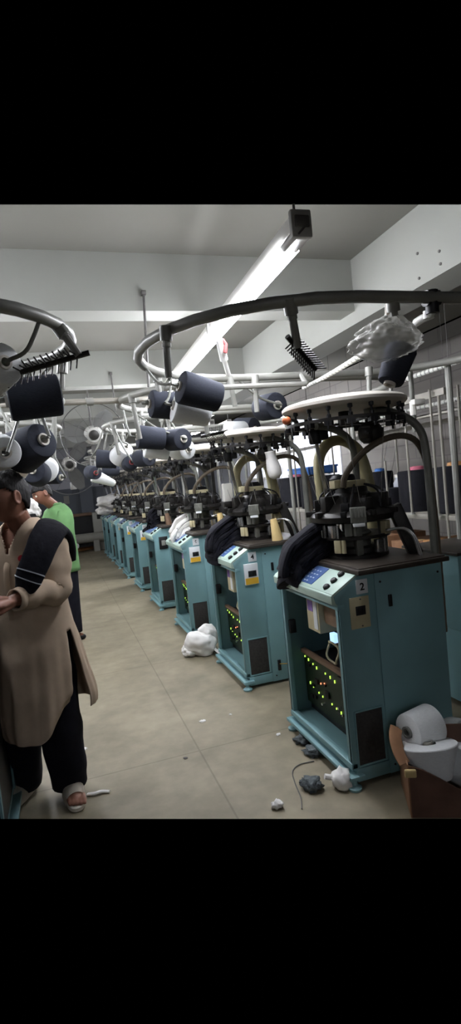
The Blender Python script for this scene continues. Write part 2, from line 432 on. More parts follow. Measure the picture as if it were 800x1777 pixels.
    mb = MB(); mb.box((.085, .15, .47), (.115, .69, .494), bev=.003); mb.build('rail', M['rail'], pc)
    mb = MB(); mb.box((.3, .12, .47), (.33, .69, .494), bev=.003); mb.build('rail', M['rail'], pc)
    for k in range(10):
        y, z = rnd.uniform(.19, .65), rnd.uniform(.19, .45); mb = MB(); mb.box((.09, y, z), (.101, y+rnd.uniform(.015, .05), z+rnd.uniform(.01, .035))); mb.build('chip', M['black'], pc)
    for k in range(3):
        y, z = rnd.uniform(.19, .6), rnd.uniform(.22, .4); mb = MB(); mb.lathe([(0, 0), (.008, 0), (.008, .02), (0, .02)], 8, frame((.099, y, z), (-1, 0, 0))); mb.build('capacitor', M['chrome'], pc)
    leds = [(110, 198, 0), (133, 212, 1), (162, 220, 0), (184, 236, 1), (237, 232, 0), (265, 240, 1), (290, 250, 1), (203, 330, 2), (226, 312, 2), (132, 385, 1), (152, 395, 1), (185, 412, 0), (208, 420, 0), (262, 425, 0), (287, 432, 0), (312, 442, 1)]
    for u, v, k in leds:
        y = .67-(u-105)/230*.46; z = .445-(v-195)*.00082
        mb = MB(); mb.box((.094, y, z), (.1, y+.0045, z+(.011, .017, .01)[k]), bev=.001)
        mb.build('led', M['ledo'] if k == 2 else M['led'], pc)
    for k in range(4):
        mb = MB(); mb.box((.112, .152+.0-.004, .43), (.12, .15, .44)); 
        y0 = .1505; mb = MB(); mb.box((.135+k*.025, y0-.004, .425), (.14+k*.025, y0+.001, .437)); mb.build('led', M['led'], pc)
    mb = MB(); mb.box((.1, .43, .64), (.26, .58, .84), bev=.004)
    ib = mb.build('control_box', M['cream'], root)
    mb = MB(); mb.box((.097, .5, .755), (.1, .56, .815)); mb.build('sticker', M['purple'], ib)
    mb = MB(); mb.box((.096, .445, .66), (.1, .49, .83)); mb.build('label', M['plate'], ib)
    mb = MB(); mb.box((.13, .27, .7), (.28, .42, .86), bev=.006); mb.build('transformer', M['rail'], root)
    mb = MB(); mb.tube([(.1+.01*math.sin(a*3), .3+.06*math.cos(a), .57+.062*math.sin(a)) for a in [k*2*PI/24 for k in range(24)]], .006, 8, closed=True)
    mb.build('cable_loop', M['cream'], root)
    mb = MB()
    for k in range(7):
        a = Vector((.12+rnd.random()*.15, .2+rnd.random()*.25, .86)); b = Vector((.12+rnd.random()*.15, .18+rnd.random()*.2, .48))
        mb.tube(smooth_path([a, a.lerp(b, .35)+Vector((0, rnd.uniform(-.06, .06), 0)), a.lerp(b, .7)+Vector((0, rnd.uniform(-.08, .08), 0)), b]), rnd.choice((.004, .006, .009)), 6)
    mb.build('wiring', M['black'], root)
    mb = MB(); mb.box((.11, .29, .62), (.14, .34, .67), bev=.004); mb.build('indicator', M['screen'], root)
    mb = MB(); mb.box((.02, .665, .6), (.06, .694, .68), bev=.003); mb.build('relay_box', M['black'], root)
    # --- table
    mb = MB(); pts = [(.1, -.035), (D+.03, -.035), (D+.03, W+.035), (.1, W+.035)]
    mb.prism(pts, 'z', 1.036, 1.062, .006)
    mb.prism([(.115, -.02), (D+.015, -.02), (D+.015, W+.02), (.115, W+.02)], 'z', 1.06, 1.068, .003)
    mb.build('table_top', M['tabletop'], root)
    # --- knitting head
    hx, hy = .34, .37
    def hd(r, a, z): return (hx+r*math.cos(a), hy+r*math.sin(a), z)
    T = Matrix.Translation((hx, hy, 0))
    mb = MB(); mb.lathe([(0, 1.066), (.175, 1.066), (.175, 1.085), (.15, 1.095), (.145, 1.12), (.08, 1.125), (.08, 1.18), (0, 1.18)], 32, T); mb.build('head_base', M['dark'], root)
    for k in range(4):
        a = R(45+90*k+20)
        mb = MB(); p = hd(.15, a, 0); mb.box((p[0]-.018, p[1]-.018, 1.07), (p[0]+.018, p[1]+.018, 1.29), bev=.004); mb.build('column', M['greydark'], root)
    mb = MB(); mb.lathe([(.09, 1.172), (.19, 1.172), (.19, 1.19), (.09, 1.19), (.09, 1.172)], 32, T); mb.build('ring_plate', M['dark'], root)
    mb = MB(); mb.lathe([(0, 1.12), (.085, 1.12), (.085, 1.2), (.07, 1.21), (.07, 1.28), (0, 1.28)], 28, T); mb.build('needle_cylinder', M['greydark'], root)
    mb = MB(); mb.lathe([(.08, 1.262), (.2, 1.262), (.235, 1.272), (.24, 1.3), (.225, 1.318), (.19, 1.33), (.12, 1.4), (.09, 1.42), (.085, 1.45), (0, 1.455)], 36, T); mb.build('cam_ring', M['dark'], root)
    for k in range(10):
        a = 2*PI*k/10+.2; mb = MB(); q = Matrix.Translation((hx, hy, 0)) @ Matrix.Rotation(a, 4, 'Z')
        mb.box((.11, -.022, 1.33), (.21, .022, 1.372+.02*(k % 3)), q, .005); mb.box((.19, -.012, 1.3), (.262, .012, 1.33), q, .003)
        mb.lathe([(0, 0), (.012, 0), (.012, .03), (0, .03)], 10, q @ Matrix.Translation((.16, 0, 1.372)))
        mb.build('cam_block', M['dark'] if k % 3 else M['black'], root)
    for k in range(7):
        a = 2*PI*k/7+.5; mb = MB()
        mb.tube(smooth_path([hd(.2, a, 1.335), hd(.17, a+.12, 1.42), hd(.08, a+.3, 1.46)], 5), .006, 6)
        mb.build('air_line', M['black'], root)
    mb = MB(); q = T @ Matrix.Rotation(R(-115), 4, 'Z')
    mb.box((.225, -.04, 1.27), (.262, .04, 1.35), q, .003)
    for k in range(5): mb.box((.262, -.036+k*.016, 1.3), (.272, -.028+k*.016, 1.345), q)
    mb.build('yarn_finger_block', M['greydark'], root)
    mb = MB(); q = T @ Matrix.Rotation(R(-115), 4, 'Z'); mb.box((.236, -.03, 1.25), (.266, .03, 1.268), q, .002); mb.build('finger_label', M['plate'], root)
    for k, (a, z, m_) in enumerate(((-150, 1.14, 'cream'), (-160, 1.22, 'chrome'), (-80, 1.13, 'chrome'), (-130, 1.23, 'greydark'), (170, 1.22, 'chrome'), (-60, 1.22, 'cream'), (120, 1.2, 'greydark'))):
        mb = MB(); q = T @ Matrix.Rotation(R(a), 4, 'Z')
        mb.box((.165, -.02, z-.035), (.2, .02, z+.035), q, .004); mb.lathe([(0, 0), (.012, 0), (.012, .07), (0, .07)], 10, q @ Matrix.Translation((.185, .032, z-.035)))
        mb.build('solenoid', M[m_], root)
    mb = MB(); mb.box((.2, .3, 1.45), (.27, .36, 1.495), bev=.005); mb.box((.27, .31, 1.445), (.4, .4, 1.485), bev=.005); mb.build('sensor_box', M['cream'], root)
    mb = MB(); mb.lathe([(0, 1.45), (.07, 1.45), (.075, 1.5), (.06, 1.52), (0, 1.52)], 24, Matrix.Translation((hx+.02, hy+.12, 0))); mb.build('dial_drum', M['black'], root)
    mb = MB(); mb.box((-.03, -.035, 0), (.03, .035, .29), frame((.575, .16, 1.06), (-.09, .03, .26)), .005); mb.build('angled_leg', M['dark'], root)
    mb = MB()
    for k in range(2): mb.tube(smooth_path([(.4, .14+.02*k, 1.21), (.46+.01*k, .1, 1.215), (.5+.01*k, .07, 1.17), (.525+.012*k, .06, 1.065)], 7), .007, 8)
    mb.build('steel_hose', M['chrome'], root)
    # --- pipes
    pth = smooth_path([(.24, .28, 1.455), (.25, .26, 1.52), (.33, .22, 1.62), (.45, .19, 1.685), (.58, .18, 1.695), (.68, .2, 1.64), (.735, .21, 1.5), (.745, .2, 1.3), (.735, .18, 1.02), (.735, .18, .6)], 10)
    mb = MB(); mb.tube(pth, [.0165+.0012*(i % 2) for i in range(len(pth))], 10); mb.build('vacuum_hose', M['hose'], root)
    pth = smooth_path([(.28, .6, 1.3), (.28, .62, 1.5), (.3, .64, 1.63), (.37, .66, 1.71), (.46, .67, 1.73), (.55, .66, 1.69), (.6, .66, 1.6), (.63, .66, 1.4), (.635, .66, 1.15), (.635, .66, .6)], 7)
    mb = MB(); mb.tube(pth, lerp_list([.03, .032, .034, .034, .032, .034, .04, .05, .05, .05], len(pth)), 14); mb.build('suction_pipe', M['creampipe'], root)
    pth = smooth_path([(.12, .3, 1.79), (.2, .33, 1.785), (.33, .4, 1.75), (.41, .45, 1.7), (.44, .47, 1.6), (.445, .47, 1.36)], 7)
    mb = MB(); mb.tube(pth, .019, 12); mb.build('disc_arm', M['greydark'], root)
    pth = smooth_path([(.46, .3, 1.855), (.52, .26, 1.845), (.6, .2, 1.8), (.655, .16, 1.73), (.675, .145, 1.63), (.68, .14, 1.4), (.68, .14, .9), (.68, .14, .015)], 7)
    mb = MB(); mb.tube(pth, .021, 12); mb.build('disc_post', M['greydark'], root)
    mb = MB(); mb.box((.44, .27, 1.8), (.5, .34, 1.9), bev=.006); mb.build('disc_clamp', M['greydark'], root)
    # --- yarn disc, rail, feeders
    dx, dy = .34, .38; T2 = Matrix.Translation((dx, dy, 0))
    mb = MB(); mb.lathe([(0, 1.868), (.29, 1.868), (.325, 1.876), (.34, 1.89), (.34, 1.905), (.325, 1.918), (.25, 1.935), (.1, 1.945), (0, 1.946)], 48, T2); mb.build('yarn_disc', M['disc'], root)
    mb = MB(); mb.lathe([(0, 1.9), (.03, 1.9), (.03, 1.79), (0, 1.79)], 16, T2)
    for k in range(3):
        a = 2*PI*k/3+.4; mb.box((.02, -.01, 1.795), (.31, .01, 1.807), T2 @ Matrix.Rotation(a, 4, 'Z'))
    mb.lathe([(.29, 1.8), (.325, 1.8), (.325, 1.815), (.29, 1.815), (.29, 1.8)], 48, T2); mb.build('feeder_rail', M['dark'], root)
    for k in range(18):
        a = 2*PI*k/18+.1; mb = MB(); q = T2 @ Matrix.Rotation(a, 4, 'Z') @ Matrix.Translation((.31, 0, 0))
        mb.lathe([(0, 1.812), (.012, 1.812), (.012, 1.83), (.006, 1.835), (.006, 1.852), (.013, 1.856), (.013, 1.872), (.006, 1.878), (0, 1.88)], 8, q)
        mb.box((-.01, -.02, 1.775), (.025, .02, 1.8), q); mb.tube([(.02, 0, 1.79), (.045, .01, 1.77), (.05, .012, 1.74)], .003, 5) if 0 else None
        mb.box((.02, -.004, 1.755), (.03, .004, 1.795), q)
        mb.build('yarn_feeder', M['black'], root)
    mb = MB(); q = frame((.42, .25, 1.73), (.35, -.9, -.1))
    mb.lathe([(0, -.05), (.05, -.05), (.056, -.04), (.056, .03), (.05, .04), (.045, .04), (.03, .052), (0, .052)], 22, q)
    for k in range(10):
        a = 2*PI*k/10; mb.box((.056*math.cos(a)-.004, .056*math.sin(a)-.004, -.035), (.056*math.cos(a)+.004, .056*math.sin(a)+.004, .03), q)
    mb.box((.04, -.03, -.04), (.09, .03, .02), q, .004); mb.tube([(.42, .26, 1.78), (.42, .27, 1.8)], .02, 8); mb.build('drive_motor', M['dark'], root)
    mb = MB(); mb.lathe([(0, 1.7), (.028, 1.7), (.034, 1.71), (.034, 1.77), (.02, 1.79), (0, 1.8)], 16, Matrix.Translation((.14, .36, 0))); mb.box((.14, .33, 1.72), (.21, .39, 1.77), bev=.008); mb.build('tension_motor', M['black'], root)
    mb = MB()
    for k in range(3): mb.tube([(.14+.012*k, .36+.012*k, 1.71), (.2+.012*k, .4+.01*k, 1.36)], .005, 6)
    mb.build('guide_rod', M['chrome'], root)
    for k in range(9):
        a = 2*PI*k/9; mb = MB(); mb.tube([(dx+.3*math.cos(a), dy+.3*math.sin(a), 1.79), (hx+.19*math.cos(a+.2), hy+.19*math.sin(a+.2), 1.37)], .0012, 4); mb.build('yarn_end', M['grey'], root)
    return root

def dress(root, num, style, plate=True):
    """switch and number plate differ from machine to machine"""
    sw = MB(); body = {'cream': M['cream'], 'yellow': M['plate'], 'dark': M['black']}[style]
    sw.box((.056, -.016 if style != 'cream' else -.006, .775), (.164, .0, .93), bev=.003); s = sw.build('switch_plate', body, root)
    mb = MB()
    if style == 'yellow':
        mb.box((.06, -.018, .779), (.16, -.015, .825)); mb.build('yellow_label', M['yellow'], s)
        mb = MB(); mb.box((.085, -.02, .835), (.148, -.015, .878), bev=.002)
        for k in range(3): mb.box((.09+k*.02, -.024, .84), (.104+k*.02, -.018, .873), bev=.001)
        mb.build('rocker', M['black'], s)
    elif style == 'cream':
        mb.box((.086, -.009, .84), (.14, -.005, .885), bev=.002)
        for k in range(3): mb.box((.09+k*.016, -.012, .85), (.102+k*.016, -.008, .878), bev=.001)
        mb.build('rocker', M['black'], s)
        mb = MB()
        for x_, z_ in ((.115, .918), (.117, .787)): mb.lathe([(0, 0), (.004, 0), (.004, .002), (0, .003)], 8, frame((x_, -.006, z_), (0, -1, 0)))
        mb.build('plate_screw', M['rodgrey'], s)
    else:
        mb.box((.085, -.02, .82), (.135, -.015, .885), bev=.002); mb.build('rocker', M['grey'], s)
    if plate:
        mb = MB(); mb.box((.1, -.004, .942), (.164, .0, 1.012), bev=.001); p = mb.build('number_plate', M['plate'], root)
        text_mesh(str(num), .05, 'number', M['ink'], p, side_mtx(.133, .975, .0045), bold=.0012)

MACH = [(1.215, 2.27, 2, 'cream', True), (1.175, 3.70, 4, 'yellow', True), (1.125, 5.2, 6, 'yellow', True), (1.095, 6.72, 8, 'dark', False), (1.075, 8.2, 10, 'yellow', True),
        (1.045, 9.6, 12, 'yellow', True), (1.04, 11.0, 14, 'yellow', True), (1.03, 12.35, 16, 'yellow', False), (1.02, 13.5, 18, 'yellow', False)]
MLAB = ['teal knitting machine numbered 2, nearest in the row, beside the carton of white cones', 'teal knitting machine numbered 4 with a white filter bag hanging from its disc',
        'teal knitting machine numbered 6 with a white knitted bundle on its console', 'teal knitting machine with a black switch box, just behind machine 6',
        'teal knitting machine second behind machine 6, with yellow-labelled switch plate', 'teal knitting machine third behind machine 6, seen narrow in the row',
        'teal knitting machine fourth behind machine 6, seen as a sliver', 'teal knitting machine second from the far end of the right row', 'farthest teal knitting machine at the end of the row, below the white sacks']
protom = make_machine(); machines = []
for i, (x, y, n, st, pl) in enumerate(MACH):
    o = protom if i == 0 else dup(protom); machines.append(o)
for o, lab, (x, y, n, st, pl) in zip(machines, MLAB, MACH):
    o.location = (x, y, 0); o['label'] = lab; dress(o, n, st, pl)
for o in machines[2:]:
    for ch in list(o.children):
        if ch.name.startswith('suction_pipe'): bpy.data.objects.remove(ch)
mb = MB(); mb.sph((-.045, .3, 1.83), .024, 16, .022); mb.build('signal_lamp', M['orange'], machines[0])
mb = MB(); mb.tube([(-.035, .3, 1.84), (.0, .31, 1.83), (.04, .33, 1.81)], .006, 6); mb.build('lamp_bracket', M['dark'], machines[0])

# ------------------------------------------------------------------ lamps
def tube_light(x, y, z, ln, label, group, rod_to=CEIL, dx=0):
    t = thing('tube_light', label, 'light', (x, y, z), math.atan2(-dx, 1), group)
    mb = MB(); mb.prism([(-.026, .055), (-.03, .0), (-.03, -.008), (.03, -.008), (.03, .0), (.026, .055)], 'y', .0, ln, .002); mb.build('housing', M['white'], t)
    for yy in ((-.012, ln-.02) if rod_to else ()):
        mb = MB(); mb.box((-.045, yy, -.05), (.045, yy+.03, .06), bev=.008); e = mb.build('end_cap', M['fanpale'], t)
        if yy < 0:
            mb = MB(); mb.box((-.03, -.016, -.012), (.032, -.011, .034), bev=.004); mb.tube([(.02, -.014, .0), (-.02, -.014, -.04)], .004, 6); mb.build('lamp_holder', M['rodgrey'], e)
    mb = MB()
    st = .13 if rod_to else .012
    for s in (-.027, .027): mb.tube([(s, st, -.034), (s, ln-.012, -.034)], .019, 12)
    mb.build('tube', M['tube'], t)
    mb = MB()
    for s in (-.019, .019):
        mb.tube([(s*1.37, .0, -.034), (s*1.37, st, -.034)], .0168, 12)
    mb.build('tube_end', M['fanpale'], t)
    for yy in ((.05,) if rod_to else ()):
        top = rod_to-z
        mb = MB(); mb.tube([(0, yy, .045), (0, yy, top)], .006, 8); mb.build('hanging_rod', M['rodgrey'], t)
    return t
g = 'tube lights hanging over the right machine row'
lx = lambda y: 1.036+(y-1.95)*.035
for k, (y, lab) in enumerate(((1.97, 'lit tube light nearest the viewer, its end plate near the top of the picture'), (3.4, 'lit tube light directly behind the nearest one over the right row'), (4.83, 'lit tube light third along the right row, behind the pipe ring'), (6.26, 'lit tube light farthest along the line over the right row'))):
    tube_light(lx(y), y, 2.53, 1.43, lab, g, at(531, 356, 2.02).z if k == 0 else None, .035)
lq = atz(-6, 735, 2.5)
for k, (y, lab) in enumerate(((2.6, 'tube light over the left row, closest to the camera'), (4.1, 'tube light over the left row, second from the camera'), (5.6, 'tube light over the left row, glaring at the left edge'), (7.1, 'tube light farthest away over the left row'))):
    tube_light(lq.x-.12, y, 2.53, 1.39, lab, 'tube lights over the left row')
rq = atz(340, 738, 2.5)
for k, (px_, lab) in enumerate(((340, 'distant tube light over the right aisle, leftmost of three dashes above the discs'), (368, 'distant tube light over the right aisle, middle one of three dashes above the discs'), (398, 'distant tube light over the right aisle, rightmost of three dashes above the discs'))):
    p = atz(px_, 737, 2.5); tube_light(p.x, p.y, 2.53, 1.3, lab, 'distant tube lights over the right aisle')
for k, y in enumerate((7.4, 9.6)):
    tube_light(3.75, y, 2.53, 1.3, ('tube light above the storage rack, nearer one', 'tube light above the storage rack, farther one')[k], 'tube lights above the storage rack')

for k, (x, y, lab) in enumerate(((1.0, -4.2, 'added fill tube at the back of the room over the right row'), (-1.6, -4.0, 'added fill tube at the back of the room over the left row'))):
    tube_light(x, y, 2.53, 1.39, lab, 'added fill tubes behind the viewer')  # unseen tubes, added to lift the dark sides facing the viewer
for k, (x, y, lab) in enumerate(((-1.5, 9.0, 'added fill tube over the left row, beyond the caged fans'), (-1.5, 11.6, 'added fill tube over the left row near the far wall'))):
    tube_light(x, y, 2.53, 1.39, lab, 'tube lights over the left row')  # out of sight, added to brighten the far end of the aisle

# ------------------------------------------------------------------ overhead creel rings
RZ = 2.2
def stadium(x0, x1, yc, r, n=14):
    """x0 is the rounded tip, x1 the far straight end (rounded too)"""
    s = 1 if x1 > x0 else -1; a, b = x0+s*r, x1-s*r; out = []
    for k in range(n+1):
        t = PI/2+PI*k/n; out.append(Vector((a+s*r*math.cos(t), yc+r*math.sin(t), 0)))
    for k in range(n+1):
        t = -PI/2+PI*k/n; out.append(Vector((b+s*r*math.cos(t), yc+r*math.sin(t), 0)))
    return out
def make_ring(x0, x1, yc, r, label, group, arms, posts, m='grey'):
    t = thing('creel_ring', label, 'yarn creel', (x0, yc, 0), 0, group); off = Vector((x0, yc, 0))
    pts = [p-off+Vector((0, 0, RZ)) for p in stadium(x0, x1, yc, r)]
    mb = MB(); mb.tube(pts, .024, 12, closed=True); mb.build('ring_pipe', M[m], t)
    for px_, py_ in posts:
        mb = MB(); mb.tube([(px_-x0, py_-yc, RZ), (px_-x0, py_-yc, .0)], .022, 10); mb.build('post', M[m], t)
    for a in arms: ring_arm(t, Vector(a[0])-off, Vector(a[1])-off, a[2] if len(a) > 2 else None)
    t['x'] = 0; del t['x']
    return t, [p+off for p in pts]
def ring_arm(t, top, bot, spikes=None):
    mb = MB(); mb.tube([top, bot], .016, 10)
    d = (bot-top).normalized(); mb.tube([top-d*.01, top+d*.05], .026, 12); mb.tube([top.lerp(bot, .3), top.lerp(bot, .3)+d*.015], .02, 10)
    arm = mb.build('arm', M['grey'], t)
    if spikes:
        a, b = Vector(spikes[0]), Vector(spikes[1]); ax = (b-a).normalized(); mb = MB(); mb.tube([bot-ax*.02+a, bot+b], .011, 8)
        n = 13; up = ax.cross(Vector((.3, .2, 1))).normalized(); v2 = ax.cross(up)
        for k in range(n):
            c = bot+a+(b-a)*(.08+.88*k/(n-1))
            for q in (up, -up, v2, -v2): mb.tube([c, c+(q+ax*.35).normalized()*.05], .0032, 5)
        mb.build('spike_bar', M['dark'], arm)
    return arm
rings = {}
def A3(u, v, z=RZ): return atz(u, v, z)
# right row: first ring with its own arms, then copies behind
p1, p2, p3 = A3(287, 570), A3(502, 522), A3(681, 517)
R1_arms = [(p1, at(293, 655, p1.y+.02)), (p2, at(517, 603, p2.y+.06), ((-.03, 0, .03), (.1, .06, -.075))), (p3, at(684, 548, p3.y+.02)),
           (A3(272, 648), at(279, 700, A3(272, 648).y)), (A3(398, 656), at(408, 705, A3(398, 656).y)), (A3(442, 654), at(446, 715, A3(442, 654).y)), (A3(640, 640), at(641, 690, A3(640, 640).y))]
r, rings['R1'] = make_ring(.44, 2.75, 2.55, .73, 'grey pipe ring creel above the nearest machine, curling round the tube light', 'overhead ring creels of the right row', R1_arms, [(2.62, 3.05)])
ring_objs = {'R1': r}
mb = MB(); q = Vector((.44, 2.55, 0)); mb.tube([Vector((.8, 3.2, 2.13))-q, Vector((1.62, 3.2, 2.13))-q], .017, 8); mb.tube([Vector((.8, 3.2, 2.13))-q, Vector((.8, 3.26, 2.2))-q], .017, 8); mb.tube([Vector((1.62, 3.2, 2.13))-q, Vector((1.62, 3.26, 2.2))-q], .017, 8); mb.build('tie_bar', M['grey'], r)
e0 = A3(749, 518)-q
mb = MB(); mb.tube([e0+Vector((0, 0, .03)), e0+Vector((0, 0, -.06))], .027, 12); mb.tube([e0+Vector((-.03, 0, 0)), e0+Vector((.03, 0, 0))], .032, 12); mb.build('clamp', M['black'], r)
mb = MB(); e1 = at(744, 548, 1.86)-q; e2 = at(733, 553, 1.9)-q; e3 = at(722, 560, 1.95)-q
mb.tube(smooth_path([e0+Vector((0, 0, -.05)), e1, e2, e3], 5), .017, 12); mb.tube([e1+Vector((0, 0, .02)), e1-Vector((0, 0, .012))], .022, 12); mb.build('elbow_pipe', M['pvc'], r)
def generic_arms(x0, x1, yc, rr, side):
    out = []
    st = stadium(x0, x1, yc, rr); n = len(st)
    for k, dz in ((3, .33), (9, .3), (13, .34), (19, .3), (24, .32), (1, .28)):
        p = st[k % n]+Vector((0, 0, RZ)); inw = (Vector(((x0+x1)/2, yc, RZ))-p).normalized()
        sp = ((-.03, 0, 0), (.12*side, .03, .02)) if k in (3, 13) else None
        out.append((p, p+inw*.03-Vector((0, 0, dz)), sp) if sp else (p, p+inw*.03-Vector((0, 0, dz))))
    return out
RL = ['grey pipe ring creel above machine 4', 'grey pipe ring creel above machine 6', 'grey pipe ring creel behind the one above machine 6', 'grey pipe ring creel third from the back of the right row', 'grey pipe ring creel second from the back of the right row', 'farthest grey pipe ring creel of the right row']
for i, yc in enumerate((4.0, 5.45, 7.0, 8.45, 9.9, 11.3)):
    x0 = .5+.01*i+(.55 if i == 2 else 0)
    ring_objs[f'R{i+2}'], rings[f'R{i+2}'] = make_ring(x0, x0+(2.2 if i != 2 else 1.65), yc, .6, RL[i], 'overhead ring creels of the right row', generic_arms(x0, x0+(2.2 if i != 2 else 1.65), yc, .6, 1), [(x0+(2.1 if i != 2 else 1.55), yc+.3)])
# left row
pl = A3(98, 563)
L1_arms = [(pl, at(137, 617, pl.y-.02), ((.02, 0, .005), (-.29, .07, -.06))), (A3(28, 642), at(27, 668, A3(28, 642).y)), (at(106, 640, 2.62), at(107, 676, 2.62))]
L1_arms[2] = (A3(108, 630), at(107, 676, A3(108, 630).y))
ring_objs['L1'], rings['L1'] = make_ring(.126, -1.7, 2.36, .5, 'grey pipe ring creel at the upper left with a spiked bar hanging from its tip', 'overhead ring creels of the left row', L1_arms, [(-1.6, 2.4)])
LL = ['grey pipe ring creel behind the upper left one', 'grey pipe ring creel third along the left row', 'grey pipe ring creel fourth along the left row', 'farthest grey pipe ring creel of the left row']
for i, yc in enumerate((3.85, 5.3, 6.8, 8.3)):
    x0 = .1-.01*i-(.2 if i >= 2 else 0)
    ring_objs[f'L{i+2}'], rings[f'L{i+2}'] = make_ring(x0, x0-1.8, yc, .5, LL[i], 'overhead ring creels of the left row', generic_arms(x0, x0-1.8, yc, .5, -1), [(x0-1.7, yc)])
o = ring_objs['R2']
a, b = A3(-40, 704), A3(262, 693)
t = thing('cross_pipe', 'pale horizontal pipe across the aisle in front of the large ceiling fan', 'pipe', (a+b)/2)
mb = MB(); mb.tube([a-(a+b)/2, b-(a+b)/2], .021, 10); mb.build('pipe', M['posts'], t)
mb = MB()
for f in (.3, .62, .9):
    c = a.lerp(b, f)-(a+b)/2; d = (b-a).normalized(); mb.tube([c-d*.025, c+d*.025], .028, 12)
mb.build('coupling', M['grey'], t)

# ------------------------------------------------------------------ yarn cones
def wound(rA, rB, ln, rnd_=.02):
    return [(rA*.3, -ln/2), (rA-rnd_, -ln/2), (rA-rnd_*.3, -ln/2+rnd_*.3), (rA, -ln/2+rnd_), (rB, ln/2-rnd_), (rB-rnd_*.3, ln/2-rnd_*.3), (rB-rnd_, ln/2), (rB*.3, ln/2)]
def cone(pos, axis, ln, rA, rB, col, label, group, ring=None, core='paper', cr_=.026, edge=.014):
    """wound yarn package; axis points to the end whose core shows; rA at the back, rB at that end"""
    F = frame((0, 0, 0), axis)
    t = thing('yarn_cone', label, 'yarn cone', pos, 0, group)
    mb = MB(); mb.lathe(wound(rA, rB, ln, edge), 40, F); mb.build('yarn', M[col], t)
    mb = MB(); mb.lathe([(cr_-.009, ln/2-.02), (cr_-.009, ln/2+.012), (cr_, ln/2+.012), (cr_, -ln/2-.008), (cr_-.009, -ln/2-.008), (cr_-.009, ln/2-.02)], 20, F); mb.build('core', M[core], t)
    if ring:
        o = ring_objs[ring]; pos = Vector(pos); ax = Vector(axis).normalized(); best = min(rings[ring], key=lambda p: (p-pos).length)
        e = pos+ax*(ln/2+.05); loc = Vector(o.location); mb = MB()
        mb.tube([e-loc, pos-ax*ln*.4-loc], .008, 8)
        mid = Vector((e.x*.5+best.x*.5, e.y*.5+best.y*.5, e.z+.02)) if (best-e).length > .15 else e
        mb.tube(smooth_path([best-loc, best.lerp(e, .5)-loc+Vector((0, 0, -.04)), e-loc], 5), .008, 8)
        mb.build('cone_holder', M['greydark'], o)
    return t
gl, gr = 'yarn cones on the left creels', 'yarn cones on the right creels'
V = lambda r, u, f: cr*r+cu*u+cf*f        # a direction as seen: right, up, away
cone(at(60, 690, 2.45), V(-.93, -.2, -.36), .215, .09, .088, 'yarnblack', 'large black yarn cone under the spiked bar at the upper left', gl, 'L1')
cone(at(53, 775, 2.75), V(.75, .25, -.5), .19, .11, .085, 'yarnblack', 'black yarn cone below the upper left one, tilted with its pale core to the right', gl, 'L1', cr_=.03)
cone(at(26, 798, 3.0), V(.6, .2, -.6), .2, .11, .08, 'yarnwhite', 'white yarn cone tucked behind the tilted black cone at the left', gl, 'L2')
cone(at(4, 785, 2.6), V(.5, -.1, -.8), .16, .085, .07, 'yarnwhite', 'white yarn cone cut by the left edge, above the standing man', gl, 'L1')
cone(at(-12, 640, 2.2), V(.75, .1, -.6), .16, .1, .08, 'yarnwhite', 'pale yarn cone cut by the left edge beside the ring', gl, 'L1')
cone(at(62, 820, 3.9), V(.1, .1, -1), .17, .09, .085, 'yarnblack', 'small black yarn cone just above the dark-haired head', gl, 'L2')
cone(at(80, 815, 4.2), V(.3, -.2, -1), .17, .09, .085, 'yarnwhite', 'white yarn cone behind the small black cone above the head', gl, 'L2')
cone(at(86, 829, 4.4), V(.9, 0, -.3), .2, .05, .05, 'yarnblack', 'thin black yarn cone low beside the green shirted man', gl, 'L2')
cone(at(347, 681, 2.75), V(-.9, .18, -.42), .225, .078, .088, 'yarnblack', 'large black yarn cone just below the tube light', gr, 'R1')
cone(at(333, 712, 2.95), V(-.93, .2, -.3), .21, .07, .095, 'yarnwhite', 'white yarn cone half hidden below the large black cone by the tube light', gr, 'R1')
cone(at(287, 703, 3.1), V(-.9, 0, -.4), .18, .08, .08, 'yarnblack', 'black yarn cone in the glare left of the half hidden white cone', gr, 'R1')
cone(at(467, 706, 3.4), V(.5, -.06, -.86), .19, .088, .088, 'yarnblack', 'black yarn cone showing its round white core, left of the large disc', gr, 'R1', cr_=.03)
cone(at(262, 760, 4.15), V(-.94, .03, -.33), .21, .085, .09, 'yarnblack', 'left one of two black yarn cones lying side by side', gr, 'R2')
cone(at(306, 763, 4.15), V(.62, -.05, -.78), .2, .085, .085, 'yarnblack', 'right one of two side by side black yarn cones, core facing out', gr, 'R2', cr_=.03)
cone(at(272, 779, 4.35), V(-.9, .1, -.3), .2, .08, .085, 'yarnwhite', 'white yarn cone below the left one of the two side by side black cones', gr, 'R2')
cone(at(315, 780, 4.4), V(.6, -.1, -.78), .2, .085, .08, 'yarnwhite', 'white yarn cone below the right one of the two side by side black cones', gr, 'R2')
cone(at(408, 750, 5.6), V(-.8, 0, -.5), .22, .13, .11, 'yarnwhite', 'white yarn cone lying above the second disc', gr, 'R3')
cone(at(428, 745, 5.7), V(.7, 0, -.6), .24, .14, .12, 'yarnblack', 'black yarn cone peeping over the second disc', gr, 'R3')
cone(at(185, 797, 5.4), V(-.95, .05, -.2), .2, .085, .09, 'yarnblack', 'black yarn cone to the left of a white one below the large fan', gr, 'R3')
cone(at(211, 787, 5.3), V(.55, .55, -.6), .18, .1, .085, 'yarnwhite', 'white yarn cone tilted upward below the large fan', gr, 'R3')
cone(at(226, 804, 5.2), V(.35, .05, -.95), .17, .075, .07, 'yarnblack', 'black yarn cone with a reddish core beside the tilted white cone', gr, 'R3', 'redcore')
cone(at(161, 820, 5.9), V(.55, -.1, -.8), .18, .075, .07, 'yarnblack', 'small black yarn cone with reddish core, lowest below the large fan', gr, 'R3', 'redcore')
